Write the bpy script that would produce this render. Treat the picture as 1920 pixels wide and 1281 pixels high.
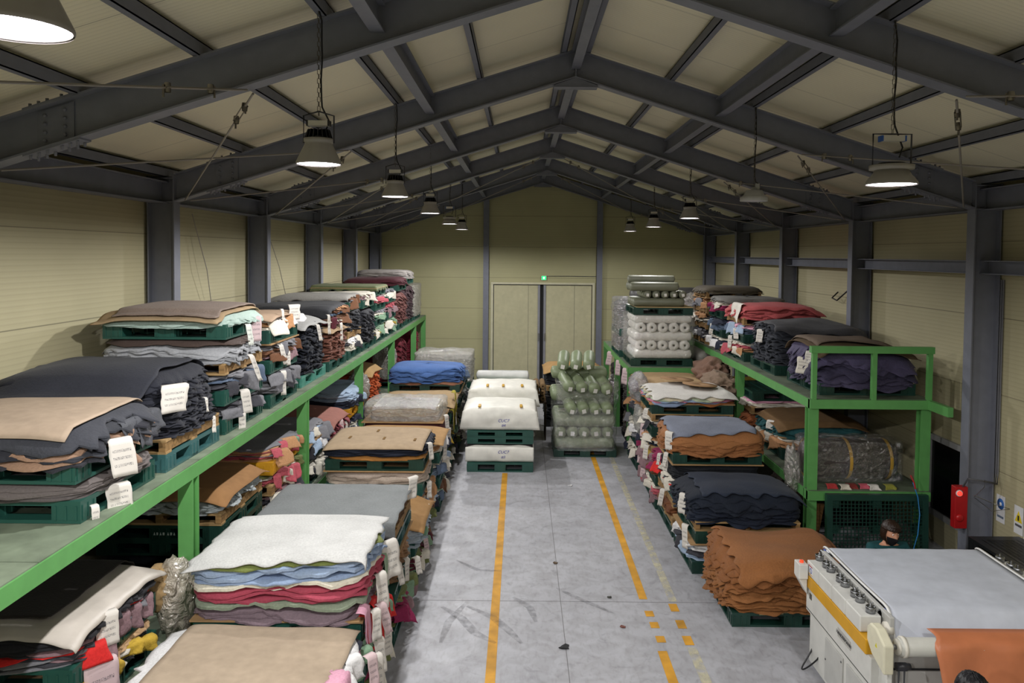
import bpy, bmesh, math, random
import numpy as np
from mathutils import Vector, Matrix
R = math.radians
for o in list(bpy.data.objects): bpy.data.objects.remove(o)
C = bpy.context.scene.collection
SC = bpy.context.scene
# ---------------------------------------------------------------- camera, world, exposure
F = 1450.0; CAMZ = 3.64; PITCH = math.atan(F/40000); ROLL = .009
cam = bpy.data.cameras.new('camera'); camo = bpy.data.objects.new('camera', cam); C.objects.link(camo)
cam.sensor_fit = 'HORIZONTAL'; cam.sensor_width = 36; cam.lens = 36*F/1920
camo.matrix_world = Matrix.Translation((0,0,CAMZ)) @ Matrix.Rotation(math.pi/2-PITCH,4,'X') @ Matrix.Rotation(ROLL,4,'Z')
vy = F*math.tan(PITCH)                                   # vanishing point of the hall before the shift
vx_r = vy*math.sin(ROLL); vy_r = vy*math.cos(ROLL)
cam.shift_x = -(977-960-vx_r)/1920; cam.shift_y = (476-(640.5-vy_r))/1920
cam.clip_start = .05; cam.clip_end = 200
SC.camera = camo
SC.view_settings.view_transform = 'Standard'; SC.view_settings.look = 'None'
SC.view_settings.gamma = 1; SC.view_settings.use_curve_mapping = False
SC.view_settings.exposure = 0.45
W = bpy.data.worlds.new('hall_air'); SC.world = W; W.use_nodes = True
W.node_tree.nodes['Background'].inputs[0].default_value = (.8,.85,1,1)
W.node_tree.nodes['Background'].inputs[1].default_value = .02
SC.cycles.use_denoising = True
SC.cycles.max_bounces = 7; SC.cycles.diffuse_bounces = 4; SC.cycles.transparent_max_bounces = 16
LAMP_W = 150.0
# ---------------------------------------------------------------- materials
def lin(h):
    h = h.lstrip('#'); v = [int(h[i:i+2],16)/255 for i in (0,2,4)]
    return [ (c/12.92 if c<=.04045 else ((c+.055)/1.055)**2.4) for c in v]+[1]
MC = {}
def mat(hexc, kind='leather', rough=None):
    key = (hexc, kind, rough)
    if key in MC: return MC[key]
    m = bpy.data.materials.new(kind); m.use_nodes = True; nt = m.node_tree; N = nt.nodes; L = nt.links
    b = N['Principled BSDF']; col = lin(hexc)
    P = {'leather':(.8,.12,60,.25,.25), 'satin':(.45,.08,8,.15,.5), 'card':(.9,.08,14,.1,.2), 'paint':(.45,.07,9,.05,.4),
         'plastic':(.38,.1,7,.05,.5), 'metal':(.28,.05,10,.02,.5), 'wood':(.75,.25,4,.15,.3), 'paper':(.8,.04,10,.05,.3),
         'skin':(.55,.05,10,.02,.4), 'hair':(.5,.1,40,.2,.3), 'cloth':(.85,.1,50,.1,.2), 'flat':(.6,0,5,0,.4), 'dusty':(.7,.25,5,.08,.3)}[kind]
    b.inputs['Roughness'].default_value = rough if rough is not None else P[0]
    b.inputs['Specular IOR Level'].default_value = P[4]
    if kind=='metal': b.inputs['Metallic'].default_value = 1
    if kind=='leather':
        b.inputs['Sheen Weight'].default_value = .04; b.inputs['Sheen Roughness'].default_value = .5
    tc = N.new('ShaderNodeTexCoord')
    if P[1] > 0:
        n1 = N.new('ShaderNodeTexNoise'); n1.inputs['Scale'].default_value = 3.5; n1.inputs['Detail'].default_value = 5
        n2 = N.new('ShaderNodeTexNoise'); n2.inputs['Scale'].default_value = P[2]; n2.inputs['Detail'].default_value = 4
        src = tc.outputs['Object']
        if kind=='wood':
            mp = N.new('ShaderNodeMapping'); mp.inputs['Scale'].default_value = (1,9,9); L.new(src, mp.inputs[0]); src = mp.outputs[0]
        L.new(src, n1.inputs[0]); L.new(src, n2.inputs[0])
        ad = N.new('ShaderNodeMath'); ad.operation = 'ADD'; L.new(n1.outputs[0], ad.inputs[0]); L.new(n2.outputs[0], ad.inputs[1])
        mr = N.new('ShaderNodeMapRange'); mr.inputs[1].default_value = .6; mr.inputs[2].default_value = 1.4
        mr.inputs[3].default_value = 1-2*P[1]; mr.inputs[4].default_value = 1+P[1]
        L.new(ad.outputs[0], mr.inputs[0])
        mx = N.new('ShaderNodeMix'); mx.data_type = 'RGBA'; mx.blend_type = 'MULTIPLY'; mx.inputs[0].default_value = 1
        mx.inputs[6].default_value = col; L.new(mr.outputs[0], mx.inputs[7]); L.new(mx.outputs[2], b.inputs['Base Color'])
        if P[3] > 0:
            bp = N.new('ShaderNodeBump'); bp.inputs['Strength'].default_value = P[3]; bp.inputs['Distance'].default_value = .02
            L.new(n2.outputs[0], bp.inputs['Height']); L.new(bp.outputs[0], b.inputs['Normal'])
    else: b.inputs['Base Color'].default_value = col
    MC[key] = m; return m
def emit(hexc, s):
    m = bpy.data.materials.new('glow'); m.use_nodes = True; b = m.node_tree.nodes['Principled BSDF']
    b.inputs['Base Color'].default_value = lin(hexc); b.inputs['Emission Color'].default_value = lin(hexc); b.inputs['Emission Strength'].default_value = s
    return m
def film_mat(alpha=.25, tint='e8ebe8'):
    m = bpy.data.materials.new('plastic_film'); m.use_nodes = True; nt = m.node_tree; N = nt.nodes; L = nt.links
    N.remove(N['Principled BSDF']); out = N['Material Output']
    tc = N.new('ShaderNodeTexCoord'); n = N.new('ShaderNodeTexNoise'); n.inputs['Scale'].default_value = 12; n.inputs['Detail'].default_value = 5
    n.inputs['Distortion'].default_value = 1.2; L.new(tc.outputs['Object'], n.inputs[0])
    bp = N.new('ShaderNodeBump'); bp.inputs['Strength'].default_value = 1; bp.inputs['Distance'].default_value = .09; L.new(n.outputs[0], bp.inputs['Height'])
    gl = N.new('ShaderNodeBsdfGlossy'); gl.inputs['Roughness'].default_value = .12; gl.inputs['Color'].default_value = (.95,.95,.95,1); L.new(bp.outputs[0], gl.inputs['Normal'])
    df = N.new('ShaderNodeBsdfDiffuse'); df.inputs['Color'].default_value = lin(tint); L.new(bp.outputs[0], df.inputs['Normal'])
    tr = N.new('ShaderNodeBsdfTransparent')
    m1 = N.new('ShaderNodeMixShader'); m1.inputs[0].default_value = alpha*.75; L.new(tr.outputs[0], m1.inputs[1]); L.new(df.outputs[0], m1.inputs[2])
    m2 = N.new('ShaderNodeMixShader'); m2.inputs[0].default_value = .26; L.new(m1.outputs[0], m2.inputs[1]); L.new(gl.outputs[0], m2.inputs[2]); L.new(m2.outputs[0], out.inputs[0])
    return m
def ridged(hexc, axis, pitch, seam, name):
    """cream sandwich panel: fine ribs, a seam every `seam` metres"""
    m = bpy.data.materials.new(name); m.use_nodes = True; nt = m.node_tree; N = nt.nodes; L = nt.links
    b = N['Principled BSDF']; b.inputs['Roughness'].default_value = .55; b.inputs['Specular IOR Level'].default_value = .3
    g = N.new('ShaderNodeNewGeometry'); sp = N.new('ShaderNodeSeparateXYZ'); L.new(g.outputs['Position'], sp.inputs[0])
    c = sp.outputs[axis]
    def mth(op, a, bb=None):
        x = N.new('ShaderNodeMath'); x.operation = op
        for i, v in enumerate((a, bb)):
            if v is None: continue
            if hasattr(v,'is_output'): L.new(v, x.inputs[i])
            else: x.inputs[i].default_value = v
        return x.outputs[0]
    fr = mth('FRACT', mth('DIVIDE', c, pitch)); rib = mth('ABSOLUTE', mth('SUBTRACT', fr, .5))
    fs = mth('FRACT', mth('DIVIDE', c, seam)); sm = mth('LESS_THAN', mth('ABSOLUTE', mth('SUBTRACT', fs, .5)), .005/seam)
    nz = N.new('ShaderNodeTexNoise'); nz.inputs['Scale'].default_value = 1.3; nz.inputs['Detail'].default_value = 7; L.new(g.outputs['Position'], nz.inputs[0])
    ribc = mth('SUBTRACT', 1.0, mth('MULTIPLY', mth('GREATER_THAN', rib, .36), .07))
    k = mth('MULTIPLY', mth('SUBTRACT', ribc, mth('MULTIPLY', sm, .45)), mth('ADD', mth('MULTIPLY', nz.outputs[0], .22), .88))
    mx = N.new('ShaderNodeMix'); mx.data_type = 'RGBA'; mx.blend_type = 'MULTIPLY'; mx.inputs[0].default_value = 1
    mx.inputs[6].default_value = lin(hexc); L.new(k, mx.inputs[7]); L.new(mx.outputs[2], b.inputs['Base Color'])
    bp = N.new('ShaderNodeBump'); bp.inputs['Strength'].default_value = .12; bp.inputs['Distance'].default_value = .01
    L.new(rib, bp.inputs['Height']); L.new(bp.outputs[0], b.inputs['Normal'])
    return m
# ---------------------------------------------------------------- mesh helpers
class MB:
    def __init__(s): s.v = []; s.f = []; s.mi = []; s.sm = []
    def add(s, v, f, mi=0, sm=False):
        n = len(s.v); s.v += [tuple(map(float,p)) for p in v]; s.f += [tuple(i+n for i in q) for q in f]; s.mi += [mi]*len(f); s.sm += [sm]*len(f); return s
    def box(s, x0,x1,y0,y1,z0,z1, mi=0):
        return s.add([(x0,y0,z0),(x1,y0,z0),(x1,y1,z0),(x0,y1,z0),(x0,y0,z1),(x1,y0,z1),(x1,y1,z1),(x0,y1,z1)],
              [(0,3,2,1),(4,5,6,7),(0,1,5,4),(1,2,6,5),(2,3,7,6),(3,0,4,7)], mi)
    def hexa(s, p, mi=0):   # 8 points: bottom ring, top ring
        return s.add(p, [(0,3,2,1),(4,5,6,7),(0,1,5,4),(1,2,6,5),(2,3,7,6),(3,0,4,7)], mi)
    def prism(s, pts, a, b, mi=0):   # polygon pts in plane, swept from offset vec a to b (3-D pts)
        n = len(pts); A = [tuple(Vector(p)+Vector(a)) for p in pts]; B = [tuple(Vector(p)+Vector(b)) for p in pts]
        return s.add(A+B, [tuple(range(n))[::-1], tuple(range(n,2*n))]+[(i,(i+1)%n,n+(i+1)%n,n+i) for i in range(n)], mi)
    def tube(s, path, r, n=8, mi=0, caps=True):
        path = [Vector(p) for p in path]; V = []; rr = r if hasattr(r,'__len__') else [r]*len(path)
        for i, p in enumerate(path):
            d = (path[min(i+1,len(path)-1)]-path[max(i-1,0)]).normalized()
            u = d.cross(Vector((0,0,1)) if abs(d.z)<.95 else Vector((1,0,0))).normalized(); w = d.cross(u)
            V += [p+u*math.cos(2*math.pi*k/n)*rr[i]+w*math.sin(2*math.pi*k/n)*rr[i] for k in range(n)]
        Fc = [(i*n+k, i*n+(k+1)%n, (i+1)*n+(k+1)%n, (i+1)*n+k) for i in range(len(path)-1) for k in range(n)]
        s.add(V, Fc, mi, True)
        if caps: s.add(V[:n],[tuple(range(n))],mi); s.add(V[-n:],[tuple(range(n))[::-1]],mi)
        return s
    def lathe(s, prof, c=(0,0,0), axis='Z', n=24, mi=0):
        V = []
        for (r, h) in prof:
            for k in range(n):
                a = 2*math.pi*k/n; x, y = r*math.cos(a), r*math.sin(a)
                V.append({'Z':(c[0]+x,c[1]+y,c[2]+h),'X':(c[0]+h,c[1]+x,c[2]+y),'Y':(c[0]+x,c[1]+h,c[2]+y)}[axis])
        return s.add(V, [(i*n+k, i*n+(k+1)%n, (i+1)*n+(k+1)%n, (i+1)*n+k) for i in range(len(prof)-1) for k in range(n)], mi, True)
    def mesh(s, name, mats):
        me = bpy.data.meshes.new(name); me.from_pydata(s.v, [], s.f)
        for m in (mats if isinstance(mats,(list,tuple)) else [mats]): me.materials.append(m)
        me.polygons.foreach_set('material_index', s.mi); me.polygons.foreach_set('use_smooth', s.sm); me.update(); return me
    def build(s, name, mats, parent=None):
        return link(name, s.mesh(name, mats), parent)
def link(name, me, parent=None):
    o = bpy.data.objects.new(name, me); C.objects.link(o)
    if parent: o.parent = parent
    return o
def tag(o, label=None, cat=None, group=None, kind=None):
    if label: o['label'] = label
    if cat: o['category'] = cat
    if group: o['group'] = group
    if kind: o['kind'] = kind
    return o
def empty(name, loc, label, cat, group=None, rz=0):
    o = bpy.data.objects.new(name, None); C.objects.link(o); o.location = loc; o.rotation_euler = (0,0,rz); o.empty_display_size = .1
    return tag(o, label, cat, group)
def copy_tree(o, loc=None, parent=None):
    c = o.copy(); C.objects.link(c)
    if parent: c.parent = parent
    if loc is not None: c.location = loc
    for ch in list(o.children): copy_tree(ch, None, c)
    return c
def bevel(o, w=.006, seg=2):
    m = o.modifiers.new('bevel','BEVEL'); m.width = w; m.segments = seg; m.limit_method = 'ANGLE'; return o
def struct(name, mb, mats, label=None):
    o = mb.build(name, mats); return tag(o, label, None, None, 'structure')
# ---------------------------------------------------------------- the hall
XL, XR, YB, YE, XM = -4.17, 5.33, -4.2, 21.35, .585
SL = .316; ZAP = 5.58            # underside of rafters at the ridge
FR = [2.33-3.15*2+3.15*i for i in range(8)]   # portal frames: -3.97 ... 18.08
def zr(x): return ZAP-SL*abs(x-XM)            # underside of rafter
RD = .31                                       # rafter depth measured vertically
ROOF = RD+.13
wallm = ridged('ada686', 2, .048, .85, 'wall_panel'); roofm = ridged('e2dcc2', 1, .05, 1.05, 'roof_panel')
endm = ridged('aaa680', 2, .048, .85, 'end_wall_panel')
# floor material: stained, scuffed concrete with painted lines built separately
fm = bpy.data.materials.new('concrete'); fm.use_nodes = True; nt = fm.node_tree; N = nt.nodes; L = nt.links
b = N['Principled BSDF']; g = N.new('ShaderNodeNewGeometry')
def noise(sc, det=6, dist=0, mapsc=None):
    n = N.new('ShaderNodeTexNoise'); n.inputs['Scale'].default_value = sc; n.inputs['Detail'].default_value = det; n.inputs['Distortion'].default_value = dist
    if mapsc:
        mp = N.new('ShaderNodeMapping'); mp.inputs['Scale'].default_value = mapsc; L.new(g.outputs['Position'], mp.inputs[0]); L.new(mp.outputs[0], n.inputs[0])
    else: L.new(g.outputs['Position'], n.inputs[0])
    return n.outputs[0]
def ramp(src, stops):
    r = N.new('ShaderNodeValToRGB'); L.new(src, r.inputs[0]); e = r.color_ramp.elements
    e[0].position, e[0].color = stops[0][0], lin(stops[0][1]); e[1].position, e[1].color = stops[1][0], lin(stops[1][1])
    for p, c in stops[2:]: x = e.new(p); x.color = lin(c)
    return r.outputs[0]
def mul(a, bb, f=1.0):
    m = N.new('ShaderNodeMix'); m.data_type = 'RGBA'; m.blend_type = 'MULTIPLY'; m.inputs[0].default_value = f; L.new(a, m.inputs[6]); L.new(bb, m.inputs[7]); return m.outputs[2]
c0 = ramp(noise(.9, 8, .5), [(.25,'a2a3a9'),(.75,'b3b4ba')])
c1 = ramp(noise(5, 10, .8), [(.35,'cfccc9'),(.62,'ffffff')])
c2 = ramp(noise(26, 6, .3, (1,.35,1)), [(.3,'c8c4c0'),(.5,'ffffff')])
c3 = ramp(noise(2.2, 12, 3), [(.30,'787878'),(.38,'ffffff')])
col = mul(mul(mul(c0, c1, .5), c2, .35), c3, .2)
L.new(col, b.inputs['Base Color']); b.inputs['Roughness'].default_value = .5; b.inputs['Specular IOR Level'].default_value = .4
rr = N.new('ShaderNodeMapRange'); L.new(noise(3, 8), rr.inputs[0]); rr.inputs[3].default_value = .32; rr.inputs[4].default_value = .72; L.new(rr.outputs[0], b.inputs['Roughness'])
fl = MB(); fl.box(XL-.2, XR+.2, YB-.2, YE+.2, -.15, 0); struct('floor', fl, fm, 'stained grey concrete floor')
def wall_poly(y, t, name, mt):
    m = MB(); m.prism([(XL,y,0),(XR,y,0),(XR,y,zr(XR)+ROOF+.05),(XM,y,zr(XM)+ROOF+.05),(XL,y,zr(XL)+ROOF+.05)], (0,0,0), (0,t,0)); return struct(name, m, mt)
m = MB(); m.box(XL-.12, XL, YB, YE, 0, zr(XL)+ROOF+.02); struct('wall_left', m, wallm)
# right wall with a doorway opening behind the rack and one beside the machine
m = MB(); zt = zr(XR)+ROOF+.02
m.box(XR, XR+.12, YB, 7.0, 0, zt); m.box(XR, XR+.12, 7.0, 9.5, 0, zt); m.box(XR, XR+.12, 9.5, YE, 0, zt); struct('wall_right', m, wallm)
# end wall with the door opening
DX0, DX1, DZ = -.76, 1.98, 2.80
def ewall(x0, x1, z0, z1a, z1b, nm=None): m.hexa([(x0,YE,z0),(x1,YE,z0),(x1,YE+.12,z0),(x0,YE+.12,z0),(x0,YE,z1a),(x1,YE,z1b),(x1,YE+.12,z1b),(x0,YE+.12,z1a)])
m = MB(); tz = lambda x: zr(x)+ROOF+.03
ewall(XL, DX0, 0, tz(XL), tz(DX0)); ewall(DX0, XM, DZ, tz(DX0), tz(XM)); ewall(XM, DX1, DZ, tz(XM), tz(DX1)); ewall(DX1, XR, 0, tz(DX1), tz(XR))
struct('wall_end', m, endm)
wall_poly(YB, -.12, 'wall_back', wallm)
m = MB()
for x0, x1 in ((XL-.15, XM), (XM, XR+.15)):
    z0, z1 = zr(x0)+ROOF, zr(x1)+ROOF
    m.hexa([(x0,YB-.1,z0),(x1,YB-.1,z1),(x1,YE+.1,z1),(x0,YE+.1,z0),(x0,YB-.1,z0+.1),(x1,YB-.1,z1+.1),(x1,YE+.1,z1+.1),(x0,YE+.1,z0+.1)])
struct('ceiling', m, roofm)
steel = mat('747782','paint',.5); steel2 = mat('70737e','paint',.55); darksteel = mat('47474c','paint',.6)
# doors in the end wall: sliding leaves
dl = mat('b8b392','paint',.5); fr_m = mat('c4c0a4','paint',.5); strip = mat('85868c','paint')
for i, (x0, x1) in enumerate(((DX0+.02, XM-.05), (XM+.05, DX1-.02))):
    d = empty('door_%d'%(i+1), ((x0+x1)/2, YE+.04, 0), ('left' if i==0 else 'right')+' cream leaf of the tall sliding door in the end wall', None); d['kind'] = 'structure'
    w = (x1-x0)/2
    m = MB(); m.box(-w, w, 0, .05, .02, DZ-.02)
    m.box(-w+ (.95 if i==0 else .85), -w+(.956 if i==0 else .856), -.004, 0, .02, DZ-.02, 1)
    m.build('leaf', [dl, darksteel], d)
    m = MB(); xx = w-.06 if i==0 else -w; m.box(xx, xx+.06, -.03, 0, .02, DZ-.02); m.build('edge_strip', strip, d)
    m = MB(); xx = w-.05 if i==0 else -w+.02; m.box(xx,xx+.03,-.07,-.03,1.25,1.45); m.build('handle', mat('aaaaaa','metal'), d)
m = MB(); m.box(XM-.04, XM+.04, YE+.1, YE+.12, 0, DZ); tag(m.build('trim_3', mat('141414','flat')), 'dark gap between the sliding door leaves', None, None, 'structure')
m = MB(); m.box(DX0-.06, DX1+.06, YE-.05, YE, DZ, DZ+.05); m.box(DX0-.06, DX0, YE-.04, YE, 0, DZ); m.box(DX1, DX1+.06, YE-.04, YE, 0, DZ)
struct('trim_1', m, fr_m, 'cream frame around the sliding door')
# steel posts on the end wall
for i, x in enumerate((-.96, 2.16)):
    m = MB(); m.box(x-.075, x+.075, YE-.13, YE-.115, 0, zr(x)+.1); m.box(x-.075, x+.075, YE-.012, YE, 0, zr(x)+.1); m.box(x-.006,x+.006,YE-.115,YE-.012,0,zr(x)+.1)
    tag(m.build('wall_post', steel2), 'grey steel post on the end wall %s of the sliding door'%('left','right')[i], 'post', 'steel posts on the end wall')
# low window frame in right wall behind the rack, white door at the right edge
def side_frame(y0,y1,z0,z1,name,fill,fmat,label):
    o = empty(name, (XR, (y0+y1)/2, z0), label, None); o['kind'] = 'structure'; h = z1-z0; w = (y1-y0)/2
    m = MB(); t = .07
    for a in ((-w,w,0,t),(-w,w,h-t,h),(-w,-w+t,0,h),(w-t,w,0,h)): m.box(-.04,-.001,a[0],a[1],a[2],a[3])
    m.build('frame', fmat, o); m = MB(); m.box(-.012,-.002,-w+t,w-t,t,h-t); m.build('panel', fill, o)
side_frame(8.85, 9.95, .35, 1.38, 'window_1', mat('0b0c0d','flat',.2), mat('8f8f8f','paint'), 'dark window with a grey frame behind the right rack')
side_frame(7.05, 8.0, 0.0, 1.12, 'door_3', mat('c9c7c6','paint'), mat('d8d6d4','paint'), 'white door frame at the right wall beside the machine')
# ---------------------------------------------------------------- portal frames
def hbeam(m, p0, p1, up, d, w, tf=.014, tw=.01, mi=0):
    """H section between p0 and p1 (underside centre line), web standing along `up`"""
    p0, p1, up = Vector(p0), Vector(p1), Vector(up); ax = (p1-p0).normalized(); sd = ax.cross(up).normalized()
    def slab(u0,u1,s0,s1): m.hexa([p0+up*u0+sd*s0, p0+up*u0+sd*s1, p1+up*u0+sd*s1, p1+up*u0+sd*s0, p0+up*u1+sd*s0, p0+up*u1+sd*s1, p1+up*u1+sd*s1, p1+up*u1+sd*s0], mi)
    slab(0,tf,-w/2,w/2); slab(d-tf,d,-w/2,w/2); slab(tf,d-tf,-tw/2,tw/2)
boltm = mat('4d4d52','paint',.5)
names = ['behind the camera, farther one','just behind the camera','nearest in view, overhead','second in view, by the big left shelf piles','third in view from the front','fourth in view from the front','fifth in view from the front','last, close to the end wall']
names = ['standing farthest behind','just ahead of the viewer overhead','crossing the top corners of the view','with its ridge plate nearest below the roof ridge','third in depth along the hall','fourth in depth along the hall','fifth in depth along the hall','last before the end wall']
CI, CD = -3.85+0, .31    # inner face of left columns
def frame(y, lab):
    e = empty('portal_frame', (0,y,0), 'grey steel portal frame '+lab, 'steel frame', 'portal frames of the hall')
    for s in (-1, 1):
        xi = XM+s*4.42; xo = xi+s*.30
        m = MB(); ax = [(xi, xi+s*.014), (xo-s*.014, xo)]
        zt = zr(xi)+RD
        for a, bq in ax: m.box(min(a,bq), max(a,bq), -.075, .075, 0, zt-.03)
        m.box(min(xi,xo)+.014, max(xi,xo)-.014, -.005, .005, 0, zt-.03)
        for zz in (zr(xi)-.01, zt-.06): m.box(min(xi,xo)+.014, max(xi,xo)-.014, -.07, .07, zz, zz+.012)
        m.build('column', steel, e)
        m = MB(); m.box(min(xi,xo)-.04, max(xi,xo)+.0, -.13, .13, 0, .02); m.build('base_plate', darksteel, e)
        m = MB(); x1 = xi
        P0 = (XM, 0, ZAP); P1 = (x1, 0, zr(x1))
        for (u0,u1,hw) in ((0,.014,.075),(RD-.014,RD,.075),(.014,RD-.014,.005)):
            a, bq = (P0,P1) if s>0 else (P1,P0)
            m.hexa([(a[0],-hw,a[2]+u0),(bq[0],-hw,bq[2]+u0),(bq[0],hw,bq[2]+u0),(a[0],hw,a[2]+u0),(a[0],-hw,a[2]+u1),(bq[0],-hw,bq[2]+u1),(bq[0],hw,bq[2]+u1),(a[0],hw,a[2]+u1)])
        r = m.build('rafter', steel, e)
        xs = XM+s*3.86
        m = MB()
        def sl(x): return zr(x)
        for yy in (-.016, .006):
            m.hexa([(xs-.13,yy,sl(xs-.13)+.03),(xs+.13,yy,sl(xs+.13)+.03),(xs+.13,yy+.01,sl(xs+.13)+.03),(xs-.13,yy+.01,sl(xs-.13)+.03),
                (xs-.13,yy,sl(xs-.13)+RD-.03),(xs+.13,yy,sl(xs+.13)+RD-.03),(xs+.13,yy+.01,sl(xs+.13)+RD-.03),(xs-.13,yy+.01,sl(xs-.13)+RD-.03)])
        for u0 in (-.012, RD):
            m.hexa([(xs-.2,-.073,sl(xs-.2)+u0),(xs+.2,-.073,sl(xs+.2)+u0),(xs+.2,.073,sl(xs+.2)+u0),(xs-.2,.073,sl(xs-.2)+u0),
                (xs-.2,-.073,sl(xs-.2)+u0+.012),(xs+.2,-.073,sl(xs+.2)+u0+.012),(xs+.2,.073,sl(xs+.2)+u0+.012),(xs-.2,.073,sl(xs-.2)+u0+.012)])
        for ix in (-.07, .07):
            for k in range(4): m.lathe([(0,-.035),(.012,-.035),(.013,-.016)], (xs+ix, 0, sl(xs+ix)+.065+.058*k), 'Y', 6)
        for ix in (-.16,-.1,-.04,.06,.12,.17):
            for yy in (-.045, .045):
                m.lathe([(.012,0),(.012,.024),(0,.024)], (xs+ix,yy,sl(xs+ix)+RD+.012), 'Z', 6)
                m.lathe([(0,-.03),(.01,-.03),(.012,0)], (xs+ix,yy,sl(xs+ix)-.012), 'Z', 6)
        m.build('bolted_splice', steel2, e)
    m = MB()   # ridge gusset below the apex
    m.prism([(XM-.24,-.07,zr(XM-.24)-.01),(XM-.0,-.07,ZAP),(XM+.24,-.07,zr(XM+.24)-.01),(XM+.24,-.07,zr(XM+.24)-.02),(XM-.24,-.07,zr(XM-.24)-.02)],(0,0,0),(0,.14,0))
    m.box(XM-.24, XM+.24, -.075,.075, zr(XM+.24)-.03, zr(XM+.24)-.02)
    m.box(XM-.006, XM+.006, -.07,.07, ZAP, ZAP+RD)
    m.build('ridge_gusset', steel2, e)
    return e
for y, lab in zip(FR, names): frame(y, lab)
frame(YE-.14, 'against the end wall')
# purlins and struts: one per bay is hidden under the sheeting, so each runs the hall's length
PX = [-.13, -1.06, -1.975, -2.85, -3.7, -4.55]
for s in (-1, 1):
    for i, p in enumerate(PX):
        x = XM+s*(-p); z = zr(x)+RD
        m = MB(); hw = .03
        sl_ = SL*(-1 if (x>XM) else 1)
        z = zr(x)+RD+.004
        m.box(x-hw, x+hw, YB, YE-.2, z, z+.008); m.box(x-hw, x+hw, YB, YE-.2, z+.092, z+.1); m.box(x-.004 - s*(hw-.004), x+.004 - s*(hw-.004), YB, YE-.2, z, z+.1)
        tag(m.build('roof_purlin', steel2), 'grey channel purlin under the %s roof slope, %s'%('left','right')[0:0] if False else
            'grey channel purlin on the %s roof slope, %s'%(('left' if s<0 else 'right'), ['hugging the ridge','first down from the ridge pair','second down from the ridge pair','third down from the ridge pair','fourth down from the ridge pair','lowest along the eave'][i]), 'purlin', 'roof purlins')
for s, x in ((0, XM), (-1, XM-1.6), (1, XM+1.6)):
    for j in range(len(FR)):
        y0 = FR[j]+.02; y1 = (FR+[YE-.14])[j+1]-.02
        if y1 < 1: continue
        m = MB(); z = zr(x)+RD-.21
        hbeam(m, (x,y0,z), (x,y1,z), (0,0,1), .2, .1, .012, .008)
        tag(m.build('roof_strut', steel), 'grey steel strut %s, in bay %s from the viewer'%({0:'along the roof ridge',-1:'between rafters on the left slope',1:'between rafters on the right slope'}[s], ['zero','one','two','three','four','five','six','seven','eight'][j-1]), 'strut', 'struts between rafters')
for s in (-1, 1):
    xi = XM+s*4.58
    for j in range(1, len(FR)):
        y0 = FR[j]+.02; y1 = (FR+[YE-.14])[j+1]-.02
        m = MB(); z = zr(XM+4.42)-.02
        hbeam(m, (xi,y0,z), (xi,y1,z), (0,0,1), .24, .16, .012, .008)
        tag(m.build('eave_beam', steel2), 'grey eave beam on the %s wall, in bay %s from the viewer'%(('left' if s<0 else 'right'), ['zero','one','two','three','four','five','six','seven'][j-1]), 'beam', 'eave beams')
        if s > 0:
            m = MB(); m.box(xi-.06, xi+.05, y0, y1, 3.46, 3.47); m.box(xi-.06,xi+.05,y0,y1,3.60,3.61); m.box(xi+.04,xi+.05,y0,y1,3.46,3.6)
            tag(m.build('wall_girt', steel2), 'grey horizontal channel girt on the right wall, in bay %s from the viewer'%['zero','one','two','three','four','five','six','seven'][j-1], 'girt', 'girts on the right wall')
# roof bracing rods with turnbuckles
rodm = mat('8b8680','paint',.4); tbm = mat('9a958c','metal',.35)
def rod(p0, p1, label, group):
    p0, p1 = Vector(p0), Vector(p1); e = empty('brace_rod', p0, label, 'brace', group); d = p1-p0; Ln = d.length; u = d/Ln
    m = MB(); a = .30; bq = .62
    m.tube([(0,0,0), u*a], .009, 6); m.tube([u*bq, d], .009, 6); m.build('rod', rodm, e)
    m = MB(); n1 = u.cross(Vector((0,0,1))).normalized()*.018
    m.tube([u*(a-.02)+n1, u*(bq+.02)+n1], .006, 6); m.tube([u*(a-.02)-n1, u*(bq+.02)-n1], .006, 6)
    for t in (a, bq): m.lathe([(.02,-.03),(.024,0),(.02,.03)], tuple(u*t), 'Z', 8)
    for t in (a-.03, bq+.03): m.tube([u*t+Vector((0,0,.02)), u*t-Vector((0,0,.06))], .007, 6)
    m.build('turnbuckle', tbm, e)
ords = ['zero','one','two','three','four','five','six','seven']
for j in range(1, len(FR)):
    ya = FR[j]+.06; yb = (FR+[YE-.14])[j+1]-.06
    for s in (-1, 1):
        xa, xb = XM+s*2.5, XM+s*4.3; side = 'left' if s<0 else 'right'
        rod((xa,ya,zr(xa)-.03), (xb,yb,zr(xb)-.02), 'steel brace rod, %s slope, bay %s, falling away to the far eave'%(side,ords[j-1]), 'roof brace rods')
        rod((xa,yb,zr(xa)-.03), (xb,ya,zr(xb)-.02), 'steel brace rod, %s slope, bay %s, falling to the near eave'%(side,ords[j-1]), 'roof brace rods')
        if j >= 6:
            rod((XM+s*.2,ya,ZAP-.09), (XM+s*2.3,yb,zr(XM+2.3)-.03), 'steel brace rod from the ridge, %s slope, bay %s'%(side,ords[j-1]), 'roof brace rods')
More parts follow.
